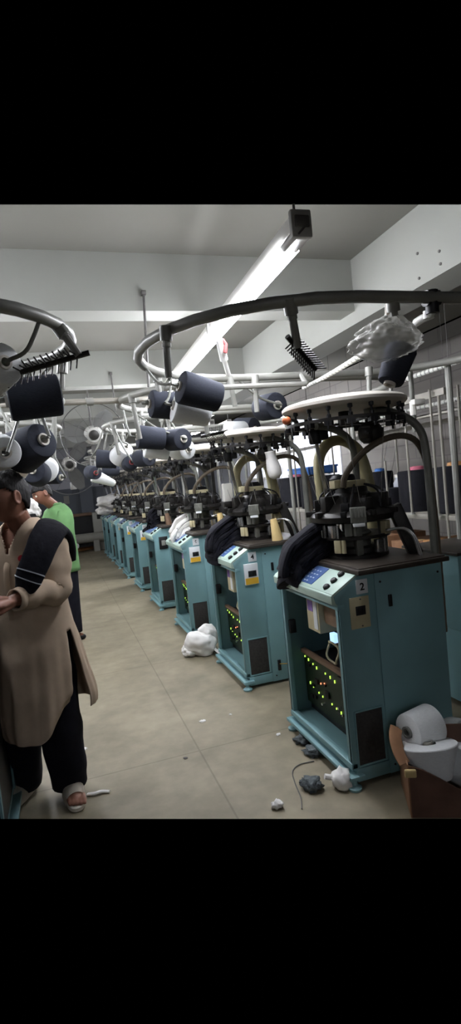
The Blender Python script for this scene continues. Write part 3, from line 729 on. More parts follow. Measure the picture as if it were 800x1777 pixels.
cone(at(180, 832, 6.2), V(-.85, .35, -.4), .26, .04, .075, 'yarnwhite', 'slim white yarn cone pointing left below the large fan', gr, 'R3')
cone(at(190, 814, 6.3), V(-.8, 0, -.5), .2, .08, .08, 'yarnblack', 'black yarn cone between the slim white cone and the tilted white cone', gr, 'R3')
cone(at(250, 795, 5.0), V(.7, 0, -.7), .18, .08, .08, 'yarnblack', 'black yarn cone hidden below the left one of the side by side cones', gr, 'R2')
cone(at(687, 634, 2.03), V(-.32, -.9, -.1), .17, .07, .056, 'yarnblack', 'black yarn cone hanging from the clear plastic bag', gr)
t = thing('plastic_bag', 'crumpled clear plastic bag tied over a hanging black cone', 'bag', at(676, 584, 1.97))
mb = MB(); tb = bmesh.new(); bmesh.ops.create_icosphere(tb, subdivisions=5, radius=1)
bx, by, bz = cr, cf, cu
for v in tb.verts:
    p = v.co.copy(); n_ = noise.noise(p*1.7+Vector((3, 1, 0)))*.3+noise.noise(p*4+Vector((0, 9, 2)))*.2+abs(noise.noise(p*8))*.12
    w_ = .42+.58*min(1, max(0, (.95-p.z)/1.1)); f = 1+n_
    q_ = bx*(p.x*(.14+.05*max(0, -p.x)*max(0, .5-p.z))*w_*f-.02*max(0, -p.z))+by*(p.y*.085*w_*f)+bz*(p.z*.1*(1+n_*.4)); v.co = q_
mb.add(tb); mb.build('bag', M['bag'], t, angle=180)
mb = MB(); mb.tube([cu*.085, cu*.135], .02, 10); mb.build('knot', M['hose'], t)
a, b = at(381, 598, 3.1), at(398, 655, 3.27)
t = thing('hanging_socket', 'white socket and pipe hanging from the tube light to the ring', 'socket', a)
mb = MB(); mb.tube([(0, 0, .03), (b-a)*.45], [.022, .026], 14); mb.build('socket', M['pvc'], t)
mb = MB(); mb.tube([(b-a)*.4, b-a], .016, 12); mb.build('pipe', M['pvc'], t)
mb = MB(); mb.tube([(.02, 0, .03), (.04, 0, -.0), (.03, 0, -.05)], .012, 8); mb.build('red_cap', M['redcore'], t)

# ------------------------------------------------------------------ fans and ceiling rods
def fan(pos, R_, label, rod=True):
    t = thing('ceiling_fan', label, 'fan', pos, 0, 'round caged fans in the aisle'); ax = Vector((.06, -1, -.12)); F = frame((0, 0, 0), ax)
    def ring(rr, z, w): return [F @ Vector((rr*math.cos(k*2*PI/48), rr*math.sin(k*2*PI/48), z)) for k in range(48)]
    mb = MB(); mb.tube(ring(R_, .0, 0), .006, 8, closed=True)
    mb.tube(ring(R_*.55, .06, 0), .0022, 5, closed=True)
    for k in range(12):
        a = 2*PI*k/12; mb.tube([F @ Vector((R_*math.cos(a), R_*math.sin(a), 0)), F @ Vector((R_*.55*math.cos(a), R_*.55*math.sin(a), .06)), F @ Vector((.09*math.cos(a), .09*math.sin(a), .085))], .0018, 4)
    mb.build('guard', M['fanwire'], t)
    mb = MB(); mb.lathe([(0, -.16), (.08, -.16), (.12, -.1), (.12, .02), (.09, .05), (0, .06)], 24, F); mb.build('motor', M['fanpale'], t)
    mb = MB(); mb.lathe([(0, .05), (.065, .05), (.06, .09), (.03, .1), (0, .1)], 20, F); mb.build('hub', M['dark'], t)
    for k in range(3):
        a = 2*PI*k/3+.9; mb = MB(); tb = bmesh.new(); Q = F @ Matrix.Rotation(a, 4, 'Z'); prev = None
        for j in range(7):
            rr = .08+(R_*.9-.08)*j/6; wd = .05+.07*math.sin(PI*min(1, j/6*.9+.1)); tw = .5-.06*j
            p_ = [tb.verts.new(Q @ Vector((rr, -wd*math.cos(tw), .02-wd*math.sin(tw)))), tb.verts.new(Q @ Vector((rr, wd*math.cos(tw), .02+wd*math.sin(tw))))]
            if prev: tb.faces.new((prev[0], p_[0], p_[1], prev[1]))
            prev = p_
        bmesh.ops.solidify(tb, geom=tb.faces[:], thickness=.004); mb.add(tb); mb.build('blade', M['fanblade'], t)
    mb = MB(); b0 = F @ Vector((0, 0, -.12)); mb.tube([b0, b0+Vector((0, .03, .2)), Vector((b0.x, b0.y+.03, CEIL-pos[2]))], .012, 8); mb.build('down_rod', M['rodgrey'], t)
    mb = MB(); mb.tube([b0+Vector((0, 0, .05)), b0+Vector((.05, 0, -.3))], .01, 8); mb.box((-.02, b0.y-.03, -.42), (.08, b0.y+.03, -.3), bev=.01); mb.build('switch_box', M['fanpale'], t)
fan(at(162, 755, 7.0), .4, 'large caged fan hanging over the aisle, nearer one')
fan(at(120, 806, 9.3), .5, 'caged fan farther down the aisle, lower left of the large one')
def rod(u0, v0, u1, v1, y, label):
    a, b = at(u0, v0, y), at(u1, v1, y); t = thing('ceiling_rod', label, 'rod', a, 0, 'thin rods hanging from the ceiling beams'); d = b-a
    mb = MB(); mb.tube([Vector((0, 0, 0)), d], .009, 8); mb.build('rod', M['rodgrey'], t)
    mb = MB(); mb.box((-.016, -.016, -.014), (.016, max(.02, 3.82-y+.0) if y < 3.9 else .03, .014), bev=.003); mb.build('anchor', M['rodgrey'], t)
rod(249, 508, 259, 690, 3.79, 'long thin dark rod hanging from the near beam, left of the pipe ring')
rod(192, 648, 201, 712, 6.42, 'short thin rod hanging above the large fan')

# ------------------------------------------------------------------ things on the machines
def at_local(i, p): x, y = MACH[i][0], MACH[i][1]; return Vector((x+p[0], y+p[1], p[2]))
def sock_pile(i, y0, y1, n, mat_, label, hang=.2, up=.16, name='sock_pile', x0=-.05):
    """a bundle of flat knitted tubes draped over the console edge"""
    t = thing(name, label, 'socks', at_local(i, (0, 0, 0)), 0, 'bundles of knitted tubes on the consoles')
    for k in range(n):
        mb = MB(); f = k/(n-1); h = .012+f*up; j = lambda s: rnd.uniform(-s, s)
        yc = (y0+y1)/2+j(.012); wd = (y1-y0)/2*(1-.1*f+j(.05))
        pth = smooth_path([(.27-.05*f+j(.015), yc+.02, 1.078+h*.6), (.18, yc, 1.084+h*.95), (.09, yc+j(.008), 1.035+h*1.05), (x0+.06-.02*f, yc, .99+h*.95), (x0+.028-.02*f+j(.008), yc+j(.01), .958+h*.8), (x0+.016-.018*f+j(.008), yc+j(.01), .945+h*.68-hang)], 6)
        nn = len(pth); mb.tube(pth, [wd*(.95+.05*math.sin(q*.7+k)) for q in range(nn)], 14, flat=.3)
        mb.build('sock', M[mat_], t)
    return t
sock_pile(0, .36, .62, 9, 'cloth_black', 'pile of black socks draped over the console of the machine numbered 2', .02, .15)
sock_pile(1, .33, .62, 9, 'cloth_black', 'pile of black socks draped over the console of the machine numbered 4', .05, .16)
sock_pile(2, .3, .58, 6, 'cloth_white', 'bundle of white knitted tubes on the console of machine 6', .0, .1, 'glove_bundle', 0)
sock_pile(3, .36, .72, 6, 'cloth_black', 'dark socks heaped on the console just behind machine 6', -.02, .16, x0=.06)
def paper_cone(pos, axis, h, r0, r1, m_, label):
    t = thing('paper_cone', label, 'cone', pos, 0, 'empty cones on the machine tables'); F = frame((0, 0, 0), axis)
    mb = MB(); mb.lathe([(r0-.004, 0), (r0, 0), (r0, .006), (r1, h-.01), (r1-.003, h), (r1-.008, h), (r1-.008, h-.02), (r0-.004, .004)], 22, F); mb.build('shell', M[m_], t)
    mb = MB(); mb.lathe([(r1+.0008, h-.045), (r1+.0015, h-.03), (r1+.0002, h-.028), (r1+.0005, h-.045)], 22, F); mb.build('band', M['cream'], t)
paper_cone(at_local(1, (.36, .03, 1.068)), (-.12, 0, 1), .165, .042, .026, 'beige', 'beige cone standing on the dark table of the machine numbered 4')
paper_cone(at_local(2, (.44, .05, 1.068)), (-.1, 0, 1), .165, .045, .028, 'beige', 'beige cone standing on the dark table of machine 6')
p = at_local(2, (.62, .1, 1.068)); paper_cone(p, (.02, 0, 1), .17, .04, .042, 'yarnwhite', 'white tube standing at the back corner of the table of machine 6')
paper_cone(at_local(3, (.22, .06, 1.068)), (-.1, 0, 1), .15, .042, .026, 'rail', 'brown cone standing on the table just behind machine 6')
# filter bag hanging from the disc of machine 4
b0 = at(468, 783, 3.78); t = thing('filter_bag', 'white cloth filter bag hanging below the disc of machine 4', 'bag', b0)
mb = MB(); mb.tube(smooth_path([(0, 0, 0), (.005, 0, -.04), (.014, 0, -.1), (.026, 0, -.17), (.034, 0, -.21)], 4), lerp_list([.04, .038, .042, .05, .056, .05, .02], 17), 16, round_caps=False); mb.build('cloth', M['cloth_white'], t, angle=180)
mb = MB(); mb.tube([(0, 0, -.005), (0, 0, .05)], .014, 10); mb.tube([(0, 0, .045), (.03, .1, .055)], .012, 8); mb.build('bag_neck', M['greydark'], t)
# shop jug on machine 4 head
p = at(380+15, 858, 4.15); t = thing('white_bottle', 'white plastic bottle standing behind the head of the machine numbered 4', 'bottle', p)
mb = MB(); mb.box((-.04, -.03, -.06), (.04, .03, .09), bev=.012); mb.build('body', M['white'], t)
mb = MB(); mb.box((-.043, -.033, -.1), (.043, .033, -.055), bev=.006); mb.box((-.01, -.01, -.4), (.01, .01, -.09)); mb.build('shelf_bracket', M['dark'], t)
# white sacks on the far machines
for (u, v, y, s, lab, sd) in ((200, 869, 12.9, (.42, .3, .17), 'white sack slumped on the far machines, upper one', 1.3), (190, 884, 13.2, (.3, .3, .13), 'greyish white sack below the slumped one on the far machines', 4.1)):
    t = thing('cloth_sack', lab, 'sack', at(u, v, y), 0, 'sacks on the far machines'); mb = MB(); blob(mb, (0, 0, 0), s, .3, 1.6, sd); mb.build('sack', M['cloth_white'], t, angle=180)
    mb = MB(); mb.tube([(s[0]*.7, 0, s[2]*.4), (s[0]*1.0, .02, s[2]*.7)], .05, 8); mb.build('tied_end', M['cloth_white'], t)

# ------------------------------------------------------------------ floor litter, sack, carton
def heap(name, label, cat, u, v, s, m_, amp, fr, sd, dz=0, y=None):
    p = atz(u, v); t = thing(name, label, cat, (p.x, p.y, 0)); mb = MB(); blob(mb, (0, 0, s[2]*.8), s, amp, fr, sd, flatbase=-s[2]*.78); return t, mb, p
t, mb, p = heap('cloth_sack', 'white cloth sack lying on the floor between machines 4 and 6', 'sack', 350, 1135, (.15, .13, .12), 'cloth_white', .3, 1.15, 2.2)
blob(mb, (-.1, .02, .05), (.07, .08, .06), .25, 1.8, 7, flatbase=-.045); blob(mb, (.08, .05, .14), (.1, .1, .12), .25, 1.6, 9)
mb.build('sack', M['cloth_white'], t, angle=180)
mb = MB(); mb.tube(smooth_path([(.1, -.1, .06), (.13, -.15, .03), (.15, -.2, .008)], 4), [.02]*9, 8, flat=.4); mb.build('loose_end', M['cloth_white'], t)
t, mb, p = heap('white_rag', 'white rag under the front foot of the nearest machine', 'rag', 594, 1366, (.05, .05, .05), 'cloth_white', .4, 2, 5); mb.build('cloth', M['cloth_white'], t, angle=180)
mb = MB(); mb.tube([(-.04, .02, .05), (-.075, .03, .06)], .014, 8); mb.build('loose_end', M['cloth_white'], t)
t, mb, p = heap('lint_clump', 'grey lint clump on the floor before the nearest machine', 'lint', 542, 1369, (.045, .045, .03), 'lint', .9, 3.2, 3)
for k in range(7): blob(mb, (rnd.uniform(-.035, .035), rnd.uniform(-.04, .04), .02+rnd.random()*.02), (.018, .018, .014), .7, 3, k)
mb.build('clump', M['lint'], t, angle=180)
t, mb, p = heap('lint_clump', 'dark lint clump under the left foot of the nearest machine', 'lint', 527, 1287, (.05, .05, .02), 'lint', .8, 3, 8); mb.build('clump', M['lint'], t, angle=180)
t, mb, p = heap('lint_clump', 'pale and dark lint clump below the cabinet lip of the nearest machine', 'lint', 546, 1309, (.05, .05, .025), 'lint', .8, 3, 6); mb.build('clump', M['lint'], t, angle=180)
t, mb, p = heap('white_rag', 'small crumpled white scrap by the lower edge of the floor', 'rag', 481, 1402, (.027, .022, .02), 'cloth_white', .6, 2, 15); mb.build('cloth', M['cloth_white'], t, angle=180)
for u, v, s, lab, m_ in ((352, 1252, .02, 'small pale scrap in the middle of the floor', 'cloth_white'), (146, 1300, .018, 'white paper scrap beside the dark trousered leg', 'cloth_white'), (483, 1275, .016, 'tiny pale scrap left of the nearest machine', 'cloth_white'), (322, 1316, .012, 'dark speck on the open floor', 'rodgrey'), (400, 1240, .01, 'pale speck in the middle of the floor', 'cloth_white'), (136, 1106, .035, 'dark crumpled scrap behind the standing man', 'black')):
    p = atz(u, v); t = thing('floor_scrap', lab, 'scrap', p, rnd.random()*3, 'scraps on the floor'); mb = MB(); blob(mb, (0, 0, s*.2), (s, s*.7, s*.3), .6, 2.5, u, flatbase=-s*.2); mb.build('scrap', M[m_], t)
p = atz(170, 1381); t = thing('cloth_strip', 'pale twisted cloth strip beside the white sandal', 'scrap', p); mb = MB(); mb.tube(smooth_path([(-.05, .03, .006), (-.015, .01, .012), (.02, .015, .01), (.06, 0, .006)], 5), .011, 8, flat=.6); mb.build('strip', M['cloth_white'], t)
p = atz(515, 1345); t = thing('loose_wire', 'thin dark wire curving over the floor in front of the nearest machine', 'wire', p)
w_ = [atz(u, v)-p+Vector((0, 0, .004)) for u, v in ((545, 1322), (520, 1328), (508, 1340), (512, 1360), (522, 1385), (524, 1405))]
mb = MB(); mb.tube(smooth_path(w_, 6), .003, 6); mb.build('wire', M['rodgrey'], t)
# small yellow earth wire on the door edge between machines 4 and 2
p = at(485, 1153, 3.69); t = thing('earth_wire', 'thin yellow wire looping between the machines numbered 2 and 4', 'wire', p)
mb = MB(); mb.tube(smooth_path([at(u, v, y)-p for u, v, y in ((511, 1128, 3.0), (509, 1145, 3.05), (500, 1151, 3.35), (486, 1152, 3.67))], 6), .0028, 6); mb.build('wire', M['yellow'], t)
mb = MB(); mb.box((-.012, -.006, -.045), (.012, .008, .035), bev=.003); mb.build('terminal', M['black'], t)

# carton with white cones at the lower right
c0 = atz(716, 1419); yaw = math.atan2(-.107, .213)
t = thing('carton', 'torn brown carton full of white cones at the lower right', 'box', (c0.x, c0.y, 0), yaw)
bw, bd, bh, th = .5, .27, .27, .006
mb = MB(); mb.use(M['carddark'])
# torn front wall: its upper edge sinks to the right
mb.prism([(0, 0), (bw, 0), (bw, .1), (.3, .09), (.2, .13), (.13, .175), (.06, .215), (0, .235)], 'y', 0, th)
mb.build('front_wall', M['carddark'], t)
mb = MB(); mb.prism([(0, 0), (bd, 0), (bd, .3), (.12, .27), (0, .24)], 'x', -th, 0); mb.build('side_wall', M['cardboard'], t)
mb = MB(); mb.box((0, bd-th, 0), (bw, bd, .29)); mb.build('back_wall', M['carddark'], t)
mb = MB(); mb.box((bw-th, 0, 0), (bw, bd, .12)); mb.build('side_wall', M['carddark'], t)
mb = MB(); mb.box((0, th, 0), (bw-th, bd-th, th)); mb.build('bottom', M['cardboard'], t)
mb = MB(); mb.tube(smooth_path([(-.012, .02, .235), (-.03, .05, .27), (-.035, .1, .31), (-.02, .16, .33)], 5), [.03]*16, 10, flat=.25); mb.build('flap', M['cardboard'], t)
mb = MB(); mb.box((-.02, -.02, .19), (.03, -.003, .225), bev=.006); mb.build('tape_lump', M['beige'], t)
gc = 'white cones in the torn carton'
cone(at(729, 1263, 2.12), V(-.9, -.1, -.42), .15, .095, .083, 'yarnwhite', 'white yarn cone lying on top in the carton, hollow core towards us', gc, None, 'greydark', .028, .006)
cone(at(746, 1320, 2.02), V(.12, -.97, -.2), .15, .135, .085, 'yarnwhite', 'white yarn cone standing wide end up at the front of the carton', gc, edge=.006)
cone(at(783, 1277, 2.25), V(.6, .2, -.75), .15, .1, .09, 'yarnwhite', 'white yarn cone at the back right of the carton, behind the lying one', gc)
cone(at(812, 1330, 1.98), V(.3, .3, -.9), .15, .1, .09, 'yarnwhite', 'white yarn cone cut by the right edge of the carton', gc)

# ------------------------------------------------------------------ machine of the left row, just inside the frame
LM = Vector((-1.0, 2.42, 0))
def cutl(m):
    bmesh.ops.translate(m.bm, verts=m.bm.verts[:], vec=LM); cut(m.bm, 1421, False); bmesh.ops.translate(m.bm, verts=m.bm.verts[:], vec=-LM); return m
t = thing('left_machine', 'teal machine cabinet, its shaded inside filled in black, at the left edge in front of the standing man', 'knitting machine', (-1.0, 2.42, 0))
mb = MB(); mb.box((0, 0, .09), (.3, .51, 1.0)); mb.box((.3, .49, .09), (.62, .51, 1.0)); mb.box((.3, .02, .9), (.62, .49, 1.0)); mb.box((.3, .02, .09), (.62, .49, .11)); mb.box((.62, .0, .1), (.63, .03, .9)); mb.box((.62, .48, .1), (.63, .51, .9)); cutl(mb).build('cabinet', M['teal'], t)
mb = MB(); mb.box((.3, .02, .11), (.618, .488, .9)); cutl(mb).build('compartment_shade', M['black'], t)  # solid black block: shade of the open compartment given as colour
mb = MB(); mb.box((.55, -.01, .045), (.655, .525, .068), bev=.004); mb.box((.05, .01, .03), (.6, .5, .09)); cutl(mb).build('base_frame', M['teal'], t)
for x_, y_ in ((.6, .48),):
    mb = MB(); mb.lathe([(0, 0), (.03, 0), (.03, .015), (.013, .022), (.013, .05), (0, .05)], 14, Matrix.Translation((x_, y_, 0))); cutl(mb).build('foot', M['teal'], t)
mb = MB(); mb.box((-.03, -.03, 1.0), (.6, .54, 1.03), bev=.005); cutl(mb).build('table_top', M['tabletop'], t)

# ------------------------------------------------------------------ background at the right
t = thing('storage_rack', 'long pale rack of uprights and a shelf of black drums behind the machines', 'rack', (2.75, 3.2, 0))
mb = MB(); mb.box((0, 0, 1.09), (.55, 5.6, 1.13), bev=.004); mb.build('shelf_board', M['posts'], t)
mb = MB(); mb.box((.05, 0, .48), (.55, 5.6, .51), bev=.004); mb.build('shelf_board', M['orangewood'], t)
for k in range(5):
    for x_ in (.0, .52):
        mb = MB(); mb.tube([(x_, .12+1.3*k, 0), (x_, .12+1.3*k, 2.04)], .011, 8); mb.build('upright', M['posts'], t)
mb = MB(); mb.box((-.01, .05, 2.02), (.02, 5.6, 2.07)); mb.build('top_rail', M['posts'], t)
mb = MB(); mb.box((.51, .05, 1.86), (.54, 5.6, 1.9)); mb.build('top_rail', M['posts'], t)
def drum(u, v, x, r, h, label, top=None, z=1.13):
    p = atx(u, v, x); t = thing('yarn_drum', label, 'yarn drum', (x, p.y, z), 0, 'black yarn drums on the rack')
    mb = MB(); mb.lathe([(0, 0), (r*.96, 0), (r, .01), (r, h-.015), (r*.97, h), (r*.5, h+.004), (0, h+.004)], 30); mb.build('drum', M['drum'], t)
    if top:
        mb = MB(); mb.lathe([(0, h+.004), (r*.38, h+.004), (r*.36, h+.03), (r*.2, h+.036), (0, h+.036)], 20); mb.build('top_cone', M[top], t)
drum(729, 886, 2.98, .165, .35, 'tall black yarn drum with a pink top, behind the grey post', 'pink')
drum(798, 892, 2.98, .18, .36, 'black yarn drum with an orange top at the right edge', 'orangewood')
drum(683, 884, 2.98, .13, .2, 'low black yarn drum left of the pink topped one', None)
drum(664, 884, 3.12, .13, .36, 'black yarn drum with a blue top beside the clear jars', 'blue')
drum(520, 886, 2.98, .26, .38, 'wide black yarn drum with a pink top behind the machine numbered 4', 'pink')
drum(560, 886, 2.98, .24, .37, 'wide black yarn drum behind the gap between machines 4 and 2', None)
for k, (u, lab) in enumerate(((692, 'clear plastic jar on the rack, the left one of two'), (704, 'clear plastic jar on the rack, the right one of two'))):
    p = atx(u, 842, 3.15); t = thing('clear_jar', lab, 'jar', (3.15, p.y, 1.335 if k == 0 else 1.13), 0, 'clear jars on the rack')
    if k == 0: t.location.z = 1.13
    hh = .29; mb = MB(); mb.lathe([(0, 0), (.045, 0), (.05, .01), (.05, hh-.05), (.03, hh-.02), (.03, hh), (0, hh)], 20); mb.build('jar', M['jar'], t)
    mb = MB(); mb.lathe([(0, hh), (.034, hh), (.034, hh+.03), (0, hh+.03)], 16); mb.build('lid', M['white'], t)
for k, (y0, y1, z0, z1, m_, lab) in enumerate(((3.3, 3.75, .51, .9, 'orangewood', 'orange brown carton under the shelf at the right edge'), (3.8, 4.2, .51, .86, 'cardboard', 'brown carton under the shelf, behind the black angled leg'), (4.25, 4.7, .51, .9, 'cardboard', 'brown carton under the shelf, third from the right edge'), (3.35, 3.8, 0, .4, 'orangewood', 'orange brown carton on the floor under the rack'))):
    t = thing('storage_carton', lab, 'box', (2.84, y0, z0), 0, 'cartons stored on the rack'); mb = MB(); mb.box((0, 0, 0), (.42, y1-y0, z1-z0), bev=.004); mb.build('box', M[m_], t)
    mb = MB(); mb.box((-.003, (y1-y0)/2-.025, (z1-z0)*.6), (.2, (y1-y0)/2+.025, z1-z0+.002)); mb.build('tape', M['beige'], t)
p = atx(568, 834, 3.3)
t = thing('blue_crate', 'blue plastic crate behind the heads of the nearest machines', 'crate', (3.0, p.y, 1.52)); mb = MB()
for lo, hi in (((0, -.1, 0), (.4, .5, .015)), ((0, -.1, 0), (.015, .5, .1)), ((.385, -.1, 0), (.4, .5, .1)), ((0, -.1, 0), (.4, -.085, .1)), ((0, .485, 0), (.4, .5, .1))): mb.box(lo, hi, bev=.003)
mb.box((-.012, -.112, .08), (.412, .512, .105), bev=.004); mb.build('crate', M['blue'], t)
mb = MB(); mb.box((.18, .15, -.39), (.22, .25, 0)); mb.box((.1, .05, -.39), (.3, .35, -.37)); mb.build('stand', M['posts'], t)
# white banded hoses and a rail running along the room
def banded(a, b, r, label, sag=0, n=26):
    t = thing('banded_hose', label, 'hose', a, 0, 'white banded hoses along the right side'); d = b-a
    pts = [d*(k/n)-Vector((0, 0, sag*math.sin(PI*k/n))) for k in range(n+1)]
    mb = MB(); mb.tube(pts, r, 10); mb.build('hose', M['hosewhite'], t)
    mb = MB()
    for k in range(1, n): mb.tube([pts[k]-d.normalized()*.006, pts[k]+d.normalized()*.006], r*1.1, 10)
    mb.build('bands', M['hoseband'], t)
    if sag == 0:
        for k in range(4, n, 12):
            mb = MB(); mb.tube([pts[k], Vector((pts[k].x, pts[k].y, CEIL-a.z))], .002, 5); mb.build('hanger', M['rodgrey'], t)
banded(at(640, 607, 2.35), at(527, 673, 3.5), .014, 'white banded hose slanting down from the plastic bag to the ring', .01, 22)
banded(atx(812, 621, 2.85), atx(560, 708, 2.85), .02, 'long white banded hose rising to the right edge', 0, 44)
banded(atx(812, 688, 3.1), atx(600, 738, 3.1), .018, 'lower white banded hose right of the nearest disc', 0, 30)
a, b = atx(815, 703, 3.0), atx(560, 762, 3.0)
t = thing('steel_channel', 'pale perforated steel channel under the lower white hose', 'rail', a); d = b-a
F = frame((0, 0, 0), d); mb = MB(); mb.box((-.028, -.004, 0), (.028, .004, d.length), F); mb.box((-.028, -.02, 0), (-.024, .004, d.length), F); mb.box((.024, -.02, 0), (.028, .004, d.length), F); mb.build('channel', M['posts'], t)
for u0, v0, u1, v1, x, lab in ((745, 676, 757, 862, 2.72, 'thin pale rod standing right of the tall grey post'), (794, 668, 803, 862, 2.72, 'thin pale rod standing at the right edge'), (703, 735, 722, 852, 2.72, 'thin pale rod standing left of the tall grey post'), (668, 800, 680, 866, 2.72, 'short pale rod beside the cream pipe of the nearest machine')):
    a, b = atx(u0, v0, x), atx(u1, v1, x); b.x, b.y = a.x, a.y; b.z = 1.13
    t = thing('guide_rod', lab, 'rod', b, 0, 'thin pale rods of the rack'); mb = MB(); mb.tube([(0, 0, 0), a-b], .0095, 8); mb.build('rod', M['posts'], t)
    mb = MB(); mb.lathe([(0, -.0), (.025, 0), (.02, .012), (0, .012)], 12); mb.build('base', M['grey'], t)
a = atx(712, 648, 2.5); t = thing('drop_pipe', 'grey pipe hanging from the ring behind the right end of the nearest disc', 'pipe', a)
mb = MB(); mb.tube([(0, 0, .05), (0, 0, -.42)], .018, 10); mb.build('pipe', M['greydark'], t)
mb = MB(); mb.tube([(0, 0, -.2), (0, 0, -.3)], .024, 10); mb.box((-.02, -.05, -.23), (.07, .0, -.19), bev=.004); mb.build('clamp', M['white'], t)
# cabinet of the next column at the right edge
a = atx(768, 966, 2.35)
t = thing('yarn_cabinet', 'teal cabinet at the right edge behind the nearest machine', 'cabinet', (2.22, 2.62, 0))
mb = MB(); mb.box((0, 0, .5), (.5, .5, .97), bev=.006); mb.box((0, .0, .05), (.03, .5, .5)); mb.box((.47, .0, .05), (.5, .5, .5)); mb.box((0, .47, .05), (.5, .5, .5)); mb.build('body', M['teal'], t)
mb = MB(); mb.box((.03, .02, .05), (.47, .47, .49)); mb.build('opening_shade', M['black'], t)  # black block paints in the shade of the open lower part
mb = MB(); mb.box((-.02, -.02, .97), (.52, .52, .99), bev=.004); mb.build('top', M['tabletop'], t)
for x_, y_ in ((.04, .04), (.46, .04), (.04, .46), (.46, .46)):
    mb = MB(); mb.lathe([(0, 0), (.025, 0), (.02, .05), (0, .05)], 12, Matrix.Translation((x_, y_, 0))); mb.build('foot', M['dark'], t)
mb = MB(); mb.lathe([(0, 0), (.014, 0), (.012, .02), (0, .02)], 12, frame((.05, 0, .78), (0, -1, 0))); mb.build('knob', M['black'], t)

# ------------------------------------------------------------------ far end of the aisle
t = thing('roller_machine', 'pale machine with a dark opening and a long roller at the far wall', 'machine', (-.5, 15.2, 0))
X0 = at(108, 920, 15.2).x+.5; X1 = at(163, 920, 15.2).x+.5; X2 = at(190, 920, 15.2).x+.5
mb = MB(); mb.box((X1, 0, .0), (X2+.3, .5, 1.05), bev=.02); mb.build('side_cabinet', M['farmachine'], t)
mb = MB(); mb.box((X1+.12, -.012, .86), (X1+.34, .0, .98)); mb.build('control_window', M['black'], t)
mb = MB(); mb.box((X0-.9, .2, .12), (X1, .5, 1.0)); mb.build('dark_opening', M['black'], t)
mb = MB(); mb.box((X0-.9, .1, .98), (X1, .5, 1.06), bev=.01); mb.build('top_rail', M['rail'], t)
mb = MB(); mb.tube([(X0-.9, -.1, .38), (X2+.1, -.1, .38)], .13, 20); mb.build('roller', M['farmachine'], t)
mb = MB(); mb.box((X0-.9, -.2, 0), (X0-.8, .5, .3)); mb.build('foot_frame', M['farmachine'], t)
mb = MB(); mb.box((X1-.05, -.2, 0), (X1+.1, .2, .3)); mb.build('foot_frame', M['farmachine'], t)
a, b = atz(126, 957, .03), atz(186, 946, .03)
t = thing('wooden_plank', 'orange wooden plank lying on the floor at the far end', 'plank', a); d = b-a
mb = MB(); F = frame((0, 0, 0), d); mb.box((-.03, -.12, 0), (.03, .12, d.length), F, .004); mb.build('board', M['orangewood'], t)
t = thing('white_plate', 'small round white disc leaning at the roller machine', 'disc', at(132, 948, 15.0)); mb = MB(); mb.lathe([(0, 0), (.08, 0), (.085, .01), (.08, .02), (0, .02)], 20, frame((0, 0, 0), (0, -1, .2))); mb.build('disc', M['white'], t)
for u0, v0, u1, v1, lab, mm in ((144, 846, 155, 866, 'pale paper sheet on the far wall', 'wallup'), (110, 861, 121, 874, 'small dim paper sheet on the far wall, left of the paler one', 'farmachine')):
    a, b = at(u0, v0, YF-.03), at(u1, v1, YF-.03); t = thing('wall_sheet', lab, 'paper sheet', (a.x, YF-.02, b.z), 0, 'sheets on the far wall'); mb = MB(); mb.box((0, 0, 0), (b.x-a.x, .006, a.z-b.z)); mb.build('sheet', M[mm], t)

# ------------------------------------------------------------------ people
def head_mesh(mb, c, yaw, pitch=0, s=1.0):
    """skull, face and ears; returns its frame"""
    Q = Matrix.Translation(c) @ Matrix.Rotation(yaw, 4, 'Z') @ Matrix.Rotation(pitch, 4, 'Y') @ Matrix.Scale(s, 4)
    t = bmesh.new(); bmesh.ops.create_uvsphere(t, u_segments=56, v_segments=40, radius=1)
    g = lambda y, z, y0, z0, sy, sz: math.exp(-((y-y0)/sy)**2-((z-z0)/sz)**2)
    for v in t.verts:
        x, y, z = v.co
        X, Y_, Z = x*.098, y*.076, z*.12
        if z < 0:
            k = -z; Y_ *= 1-.3*k**1.3; X = X*(1-.12*k) + .012*k
            if x < 0: X *= 1-.28*k
        if z > .1 and x < 0: X *= 1.06
        if x > .1:
            f = min(1, (x-.1)/.3)
            X += f*(.024*g(Y_, Z, 0, -.022, .013, .02)+.012*g(Y_, Z, 0, .004, .01, .022)-.009*g(Y_, Z, .032, .006, .017, .012)-.009*g(Y_, Z, -.032, .006, .017, .012)
                    +.005*g(Y_, Z, .03, .028, .025, .009)+.005*g(Y_, Z, -.03, .028, .025, .009)+.008*g(Y_, Z, 0, -.058, .022, .007)+.007*g(Y_, Z, 0, -.072, .018, .007)-.004*g(Y_, Z, 0, -.065, .02, .003)+.008*g(Y_, Z, 0, -.1, .02, .016))
        v.co = (X, Y_, Z)
    mb.add(t, Q)
    for sd in (1, -1):
        e = Q @ Matrix.Translation((-.008, sd*.077, -.005)) @ Matrix.Rotation(sd*.35, 4, 'Z')
        mb.tube([e @ Vector((.017*math.cos(a), sd*.006, .03*math.sin(a))) for a in [k*2*PI/16 for k in range(16)]], .007, 8, closed=True)
        mb.lathe([(0, -.006), (.016, -.004), (.017, .002), (0, .004)], 14, e @ Matrix.Rotation(PI/2, 4, 'X'), 1, 1.7)
    return Q
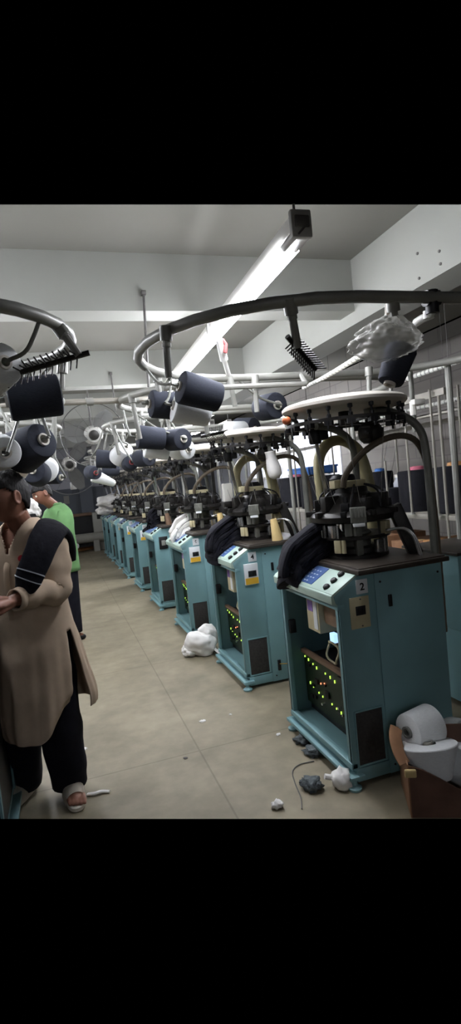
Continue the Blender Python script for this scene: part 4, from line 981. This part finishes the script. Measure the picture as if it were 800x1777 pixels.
def hand(mb, w, d, up, side, curl=.6, s=1.0):
    """palm, four fingers and a thumb; w wrist, d pointing direction, up back of the hand, side thumb side"""
    d = d.normalized(); sd = up.cross(d).normalized()*side; up = d.cross(sd)*side; up = up if up.dot(Vector((0, 0, 1))) > 0 or True else -up
    for k in range(4):
        o = (k-1.5)*.021*s; ln = (.078, .088, .082, .064)[k]*s
        base = w+d*.085*s-sd*o; q = [w+d*.02*s-sd*o*.6, base]
        a = 0; p = base
        for j, f in enumerate((.42, .33, .25)):
            a += curl*(.7, .9, .6)[j]; p = p+(d*math.cos(a)-up*math.sin(a))*ln*f; q.append(p)
        mb.tube(q, [.0135*s, .0115*s, .0095*s, .0085*s, .0072*s], 8, round_caps=True)
    q = [w+d*.018*s+sd*.016*s, w+d*.05*s+sd*.042*s-up*.006, w+d*.085*s+sd*.05*s-up*.016*s, w+d*.108*s+sd*.042*s-up*.024*s]
    mb.tube(q, [.014*s, .0125*s, .0105*s, .008*s], 8, round_caps=True)
    mb.tube([w-d*.01*s, w+d*.03*s, w+d*.075*s], [.026*s, .036*s, .04*s], 12, flat=.42, round_caps=True)
def loft(rings, seg=40, a0=0, a1=360, drop=None, ax=None):
    """rings of (centre, fwd radius, side radius); ax = (fwd, left) horizontal unit vectors"""
    t = bmesh.new(); fw, lf = ax; full = abs(a1-a0-360) < 1e-6; n = seg if full else seg+1; rows = []
    for c, rf, rl in rings:
        row = []
        for k in range(n):
            a = R(a0+(a1-a0)*k/seg); ca, sa = math.cos(a), math.sin(a); e = .86
            row.append(t.verts.new(Vector(c)+fw*rf*math.copysign(abs(ca)**e, ca)+lf*rl*math.copysign(abs(sa)**e, sa)))
        rows.append(row)
    for r0, r1 in zip(rows, rows[1:]):
        for k in range(seg):
            f = (r0[k], r0[(k+1) % n], r1[(k+1) % n], r1[k]); t.faces.new(f)
    if drop: bmesh.ops.delete(t, geom=[f for f in t.faces if drop(f.calc_center_median())], context='FACES')
    return t
def cloth_obj(mb, name, m, parent, thick=.006, sub=0):
    o = mb.build(name, m, parent, angle=180)
    s = o.modifiers.new('thickness', 'SOLIDIFY'); s.thickness = thick; s.offset = 0
    return o
def wrinkle(bm, amp, fr, seed, zf=None):
    bm.normal_update()
    for v in bm.verts: v.co += v.normal*amp*(1 if zf is None else min(1, abs(v.co.z-zf)/.12))*(noise.noise(v.co*fr+Vector((seed, 0, 0)))+.5*noise.noise(Vector((v.co.x*fr*2, v.co.y*fr*2, v.co.z*fr*.7))+Vector((0, seed, 0))))
def smooth_rings(rings, n=5):
    cs = smooth_path([r[0] for r in rings], n); rf = smooth_path([(r[1], r[2], 0) for r in rings], n)
    return [(c, q.x, q.y) for c, q in zip(cs, rf)]
def remesh(o, size):
    m = o.modifiers.new('one_surface', 'REMESH'); m.mode = 'VOXEL'; m.voxel_size = size; m.use_smooth_shade = True
    s = o.modifiers.new('soften', 'SMOOTH'); s.factor = .5; s.iterations = 2
def eyes(parent, Q):
    for sd in (1, -1):
        mb = MB(); mb.sph(Q @ Vector((.079, sd*.031, .006)), .0125, 12); mb.use(M['ink']); mb.sph(Q @ Vector((.0885, sd*.031, .006)), .0058, 10); mb.mats.insert(0, M['eye'])
        for f in mb.bm.faces: pass
        o = mb.build('eye', None, parent)
        mb = MB(); mb.tube([Q @ Vector((.096-.0*abs(q), sd*(.014+q*.012), .03+.003*math.sin(q*1.2))) - (Q.to_3x3() @ Vector((.0045*q*q*.8, 0, 0))) for q in (0, 1, 2, 2.8)], [.003, .005, .0045, .002], 6); mb.build('eyebrow', M['hair'], parent)
def hair(parent, Q, seed, top=.012, low=-.02, m='hair'):
    mb = MB(); t = bmesh.new(); bmesh.ops.create_uvsphere(t, u_segments=60, v_segments=44, radius=1)
    for v in t.verts:
        x, y, z = v.co; n_ = noise.noise(Vector((x*9, y*9, z*3))+Vector((seed, 0, 0)))*.05+noise.noise(Vector((x*22, y*22, z*6)))*.03
        k = max(0, z); f = 1+n_
        v.co = Vector((x*(.103+top*.5*k)*f-.004, y*(.081+top*.3*k)*f, z*(.122+top)*f+.002)) if z > -.05 else Vector((x*.101*f-.004, y*.0795*f, z*.122))
    def out(f):
        c = f.calc_center_median(); x, y, z = c
        line = .052 if x > .03 else (.052+(x-.03)*1.1 if x > -.03 else -.014-(-.03-x)*1.1)   # hairline: high at the brow, down behind the ears
        return z < line
    bmesh.ops.delete(t, geom=[f for f in t.faces if out(f)], context='FACES'); bmesh.ops.solidify(t, geom=t.faces[:], thickness=.012); mb.add(t, Q)
    mb.build('hair', M[m], parent, angle=180)

# --- the standing man in front
P0 = Vector((-.18, 2.83, 0)); byaw = R(234)
fw = Vector((math.cos(byaw), math.sin(byaw), 0)); lf = Vector((-fw.y, fw.x, 0)); UP = Vector((0, 0, 1))
P = lambda f, l, z: fw*f+lf*l+UP*z
man = thing('person', 'man in beige kurta, dark trousers and white sandals with black cloth on his shoulder', 'person', P0)
loc = lambda u, v, y: at(u, v, y)-P0
hc = at(14, 868, 2.76)-P0
hc.z = 1.70-.125
mb = MB(); HQ = head_mesh(mb, hc, R(207), R(6))
nb = P(0, 0, 1.38)
mb.tube([nb-UP*.06, nb+UP*.04, hc-UP*.07+Vector((.02, .02, 0))], [.075, .06, .056], 16)
for rg in (((0, 0, 1.4), .05, .07), ):
    pass
tor = smooth_rings([(P(0, 0, .84), .1, .15), (P(0, 0, .95), .105, .16), (P(0, 0, 1.12), .1, .155), (P(.005, 0, 1.26), .106, .16), (P(0, 0, 1.35), .09, .155), (P(0, 0, 1.42), .06, .09)], 4)
tb = loft(tor, 36, ax=(fw, lf)); bmesh.ops.holes_fill(tb, edges=[e for e in tb.edges if e.is_boundary], sides=0); mb.add(tb)
LS, LE, LW = P(0, .175, 1.345), loc(97, 1021, 2.66), loc(24, 1042, 2.48)
RS, RE, RW = P(.0, -.175, 1.345), P(.02, -.24, 1.07), P(.26, -.16, .98)
for S_, E_, W_ in ((LS, LE, LW), (RS, RE, RW)):
    mb.tube([S_-UP*.01, S_.lerp(E_, .5), E_], [.056, .048, .041], 14, round_caps=True); mb.tube([E_, E_.lerp(W_, .35), W_], [.041, .042, .028], 14, round_caps=True)
hand(mb, LW, loc(-6, 1054, 2.42)-LW, UP*.7+lf*.7, -1, .55)
hand(mb, RW, fw+lf*.5-UP*.2, UP, 1, .6)
LF, RF = atz(131, 1389)-P0+Vector((-.012, .09, 0)), atz(46, 1391)-P0+Vector((0, .1, 0))
LK, RK = P(.035, .085, .48), P(.0, -.17, .47)
LK = (LF+P(0, .09, .9))*.5; LK.z = .48; LK += fw*.03; RK = (RF+P(0, -.09, .9))*.5; RK.z = .47; RK += fw*.03
for hp, kn, ft in ((P(0, .09, .88), LK, LF), (P(0, -.09, .88), RK, RF)):
    an = ft+UP*.09
    mb.tube([hp, hp.lerp(kn, .5), kn, kn.lerp(an, .4), an, ft+UP*.05], [.085, .075, .056, .054, .037, .04], 16, round_caps=True)
def foot_parts(mb, ft, d):
    s_ = Vector((-d.y, d.x, 0))
    mb.tube([ft-d*.055+UP*.055, ft+UP*.065, ft+d*.08+UP*.052, ft+d*.14+UP*.042], [.032, .036, .038, .033], 14, flat=.7, round_caps=True)
    for k in range(5):
        o = s_*(.034-.017*k)*1.0; l_ = (.055, .052, .046, .038, .03)[k]; mb.tube([ft+d*.135+o+UP*.042, ft+d*(.145+l_*.6)+o+UP*.04, ft+d*(.145+l_)+o+UP*.034], [.0125 if k else .015, .011 if k else .014, .009], 8, round_caps=True)
ld = Vector((.12, -1, 0)).normalized(); rd = Vector((-.5, -.85, 0)).normalized()
foot_parts(mb, LF, ld); foot_parts(mb, RF, rd)
body = mb.build('body', M['skin'], man, angle=180); remesh(body, .0055)
eyes(man, HQ); hair(man, HQ, 3)
# kurta: bodice with a V neck, then a front and a back panel split at the sides
prof = smooth_rings([(P(-.01, 0, 1.462), .062, .07), (P(-.005, 0, 1.44), .08, .1), (P(0, 0, 1.41), .1, .148), (P(.0, 0, 1.365), .115, .176), (P(.005, 0, 1.29), .126, .184), (P(.01, 0, 1.18), .13, .18), (P(.005, 0, 1.04), .134, .182), (P(0, 0, .9), .142, .19),
                     (P(.005, 0, .78), .15, .197), (P(.01, -.005, .62), .16, .2), (P(.015, -.01, .46), .166, .196), (P(.015, -.01, .4), .165, .18)], 9)
mb = MB(); NS = 192
tb = loft(prof, NS, ax=(fw, lf)); wrinkle(tb, .008, 7, 2)
tb.verts.ensure_lookup_table(); tb.faces.ensure_lookup_table(); gone = []
for f in tb.faces:
    c = f.calc_center_median(); q = c-UP*c.z; ff, ll = q.dot(fw), q.dot(lf)
    if ff > 0 and c.z > 1.3 and abs(ll) < (c.z-1.3)*.42: gone.append(f)
    k = f.index % NS
    if c.z < .9 and k in (NS//4-2, NS//4-1, NS//4, NS//4+1, 3*NS//4-2, 3*NS//4-1, 3*NS//4, 3*NS//4+1): gone.append(f)
for i, v in enumerate(tb.verts):
    k = i % NS; a = 2*PI*k/NS; z = v.co.z; d_ = max(0, .93-z)/.53
    fold = math.sin(a*9+1.2*math.sin(z*4))*.5+math.sin(a*17+z*3)*.3
    q = v.co-UP*z; rad = q.normalized()
    v.co += rad*fold*.011*min(1, d_*1.6)
    if math.cos(a) < -.02:
        v.co += P(-.075, .055, 0)*d_**1.15 + UP*d_*.09
    else:
        l = abs(math.sin(a)); v.co.z += .16*max(0, (l-.45)/.55)**2*min(1, d_*d_*1.1)
bmesh.ops.delete(tb, geom=gone, context='FACES'); mb.add(tb)
k_ = cloth_obj(mb, 'kurta', M['kurta'], man)
for S_, E_, W_, in ((LS, LE, LW), (RS, RE, RW)):
    mb = MB(); d1 = (W_-E_).normalized(); pth = smooth_path([S_-(E_-S_)*.12-lf*(.03 if S_ is LS else -.03), S_.lerp(E_, .2), S_.lerp(E_, .7), E_+ (E_-S_).normalized()*.012, E_.lerp(W_, .35), W_-d1*.01], 7)
    mb.tube(pth, lerp_list([.058, .07, .064, .06, .056, .045], len(pth)), 30, caps=False); tb = mb.bm; wrinkle(tb, .012, 15, 4); cloth_obj(mb, 'sleeve', M['kurta'], man)
    mb = MB(); mb.tube([W_-d1*.035, W_-d1*.004], [.047, .046], 20, caps=False); cloth_obj(mb, 'cuff', M['kurta'], man)
mb = MB(); mb.tube(smooth_path([P(.104, -.004, 1.3), P(.147, 0, 1.24), P(.155, 0, 1.12), P(.152, 0, 1.0)], 5), .016, 8, flat=.25); mb.build('placket', M['kurta'], man)
for hp, kn, ft in ((P(0, .085, .92), LK, LF), (P(0, -.085, .92), RK, RF)):
    mb = MB(); an = ft+UP*.065; pth = smooth_path([hp, hp.lerp(kn, .5), kn, kn.lerp(an, .5), an-UP*.01], 6)
    mb.tube(pth, lerp_list([.088, .105, .108, .098, .084], len(pth)), 26, caps=False); wrinkle(mb.bm, .014, 8, 6); cloth_obj(mb, 'trouser_leg', M['trouser'], man)
for ft, d in ((LF, ld), (RF, rd)):
    s_ = Vector((-d.y, d.x, 0)); q = Matrix((d, s_, UP)).transposed().to_4x4(); q.translation = ft
    mb = MB(); tb = bmesh.new(); row = []
    N_ = 36
    for z, k in ((0, .94), (.004, 1), (.022, 1.02), (.028, .98)):
        rr = []
        for j in range(N_):
            a = 2*PI*j/N_; c_, s2 = math.cos(a), math.sin(a); wdt = .047+.006*c_
            rr.append(tb.verts.new((.062+.145*math.copysign(abs(c_)**.8, c_)*k, wdt*math.copysign(abs(s2)**.85, s2)*k, z)))
        row.append(rr)
    for a_, b_ in zip(row, row[1:]):
        for j in range(N_): tb.faces.new((a_[j], a_[(j+1) % N_], b_[(j+1) % N_], b_[j]))
    tb.faces.new(row[0][::-1]); tb.faces.new(row[-1]); mb.add(tb, q); sl = mb.build('sandal', M['rubber'], man)
    mb = MB(); tb = bmesh.new(); prev = None
    for j in range(13):
        a = PI*j/12; y_, z_ = .057*math.cos(a), .018+.1*math.sin(a)**.8
        rw = [tb.verts.new((x_, y_*(1-.05*i), z_*(1.0-.2*i) if 0 < j < 12 else .012)) for i, x_ in enumerate((.035, .09, .142))]
        if prev:
            for i in range(2): tb.faces.new((prev[i], rw[i], rw[i+1], prev[i+1]))
        prev = rw
    bmesh.ops.solidify(tb, geom=tb.faces[:], thickness=.007); mb.add(tb, q); mb.build('strap', M['rubber'], sl)
pb = loc(38, 969, 2.6)
mb = MB(); mb.lathe([(0, 0), (.016, 0), (.015, .004), (0, .005)], 16, frame(loc(37, 969, 2.672), P(.9, .35, .1))); mb.build('badge', M['red'], man)
# black knitted cloth over his shoulder
t = thing('shoulder_cloth', 'black knitted cloth with two grey stripes hanging over the man\'s left shoulder', 'cloth', P0)
pth = smooth_path([loc(118, 968, 2.83), loc(117, 945, 2.8), loc(107, 921, 2.74), loc(93, 914, 2.68), loc(82, 930, 2.6), loc(70, 955, 2.55), loc(57, 985, 2.52), loc(48, 1008, 2.51), loc(42, 1024, 2.52)], 7)
def strap(pth, wid, thick):
    tb = bmesh.new(); n = len(pth); rows = []
    for i, c in enumerate(pth):
        tg = (pth[min(i+1, n-1)]-pth[max(i-1, 0)]).normalized(); outw = (c-P(0, 0, c.z)*1.0); outw = Vector((c.x, c.y, 0)) + UP*.35*(1 if i > 8 else 1); outw = (outw-tg*outw.dot(tg)).normalized(); side = tg.cross(outw)
        w_ = wid[i]
        rows.append([tb.verts.new(c+side*w_*math.copysign(abs(math.cos(a))**.7, math.cos(a))+outw*thick*math.copysign(abs(math.sin(a))**.8, math.sin(a))) for a in [2*PI*k/20 for k in range(20)]])
    for a_, b_ in zip(rows, rows[1:]):
        for k in range(20): tb.faces.new((a_[k], a_[(k+1) % 20], b_[(k+1) % 20], b_[k]))
    tb.faces.new(rows[0][::-1]); tb.faces.new(rows[-1]); return tb
n_ = len(pth); wd = lerp_list([.05, .055, .06, .075, .07, .066, .064, .06, .045], n_)
mb = MB(); tb = strap(pth, wd, .026); wrinkle(tb, .004, 12, 3); mb.add(tb); mb.build('cloth', M['cloth_black'], t, angle=180)
for f in (.8, .86):
    i = int(f*(n_-1)); sub = [pth[i].lerp(pth[i+1], q/4*.55) for q in range(5)]
    mb = MB(); tb = strap(sub, [wd[i]+.0015]*5, .0305); mb.add(tb); mb.build('stripe', M['cloth_stripe'], t)

# --- the man in green further back
G0 = Vector((-.02, 6.05, 0)); gy = R(205); fw = Vector((math.cos(gy), math.sin(gy), 0)); lf = Vector((-fw.y, fw.x, 0))
gm = thing('person', 'man in a green shirt bending his head, seen behind the man in the kurta', 'person', G0)
gl_ = lambda u, v, y: at(u, v, y)-G0
hc = gl_(73, 856, 5.95); mb = MB(); HQ = head_mesh(mb, hc, R(200), R(24), .97)
sh = gl_(92, 880, 6.05).z; s0 = sh-.03
mb.tube([P(0, 0, s0-.02), P(.03, 0, s0+.04), hc-UP*.06-fw*.02], [.07, .06, .056], 14)
tb = loft(smooth_rings([(P(0, 0, .84), .1, .15), (P(0, 0, 1.05), .1, .155), (P(0, 0, s0-.12), .105, .175), (P(0, 0, s0-.04), .085, .18), (P(0, 0, s0+.02), .06, .1)], 4), 32, ax=(fw, lf)); bmesh.ops.holes_fill(tb, edges=[e for e in tb.edges if e.is_boundary], sides=0); mb.add(tb)
for sd in (1, -1):
    S_ = P(0, sd*.19, s0-.06); E_ = P(.06, sd*.24, s0-.34); W_ = P(.3, sd*.12, s0-.3)
    mb.tube([S_, S_.lerp(E_, .5), E_], [.054, .047, .04], 12, round_caps=True); mb.tube([E_, E_.lerp(W_, .4), W_], [.04, .04, .027], 12, round_caps=True)
    hand(mb, W_, fw-lf*sd*.3, UP, -sd, .6)
    ft = P(.0, sd*.1, 0); mb.tube([P(0, sd*.09, .86), P(.02, sd*.1, .46), ft+UP*.09, ft+UP*.05], [.085, .058, .037, .04], 14, round_caps=True); foot_parts(mb, ft, fw)
body = mb.build('body', M['skin'], gm, angle=180); remesh(body, .007); eyes(gm, HQ); hair(gm, HQ, 11)
mb = MB(); tb = loft(smooth_rings([(P(0, 0, s0+.055), .068, .075), (P(-.005, 0, s0+.02), .1, .13), (P(0, 0, s0-.03), .118, .19), (P(0, 0, s0-.14), .13, .2), (P(0, 0, 1.08), .135, .19), (P(0, 0, .76), .15, .205)], 5), 56, ax=(fw, lf)); wrinkle(tb, .008, 6, 2); mb.add(tb)
mb.tube([P(.02, 0, s0+.055)+fw*.06*math.cos(a)+lf*.07*math.sin(a) for a in [k*2*PI/20 for k in range(20)]], .016, 8, closed=True)
cloth_obj(mb, 'shirt', M['green'], gm)
for sd in (1, -1):
    S_ = P(0, sd*.19, s0-.06); E_ = P(.06, sd*.24, s0-.34); W_ = P(.3, sd*.12, s0-.3)
    mb = MB(); pth = smooth_path([S_-lf*sd*.04+UP*.02, S_.lerp(E_, .25), E_, E_.lerp(W_, .5)], 6); mb.tube(pth, lerp_list([.075, .082, .066, .056], len(pth)), 22, caps=False); wrinkle(mb.bm, .008, 12, 4); cloth_obj(mb, 'sleeve', M['green'], gm)
    mb = MB(); ft = P(0, sd*.1, 0); pth = smooth_path([P(0, sd*.085, .9), P(.01, sd*.095, .5), ft+UP*.1], 6); mb.tube(pth, lerp_list([.11, .095, .07], len(pth)), 22, caps=False); cloth_obj(mb, 'trouser_leg', M['trouser'], gm)
    mb = MB(); mb.tube([ft-fw*.07+UP*.03, ft+fw*.06+UP*.035, ft+fw*.2+UP*.03], [.04, .045, .036], 14, flat=.75, round_caps=True); mb.build('shoe', M['black'], gm)
t = thing('cloth_bundle', 'white cloth bundle held in front of the man in green', 'cloth', at(52, 886, 5.7)); mb = MB(); blob(mb, (0, 0, 0), (.1, .09, .12), .35, 1.8, 6); mb.build('cloth', M['cloth_white'], t, angle=180)
mb = MB(); mb.lathe([(.075, -.075), (.095, -.07), (.095, -.035), (.075, -.03)], 20); mb.build('band', M['black'], t)

# ------------------------------------------------------------------ view
w = bpy.data.worlds.new('dark_surroundings'); sc.world = w; w.use_nodes = True
w.node_tree.nodes['Background'].inputs[0].default_value = (0, 0, 0, 1); w.node_tree.nodes['Background'].inputs[1].default_value = 0
vs = sc.view_settings; sc.display_settings.display_device = 'sRGB'
vs.view_transform = 'Standard'; vs.look = 'None'; vs.gamma = 1; vs.use_curve_mapping = False; vs.exposure = 1.75
sc.cycles.use_denoising = True; sc.cycles.max_bounces = 8; sc.cycles.diffuse_bounces = 5; sc.cycles.sample_clamp_indirect = 6
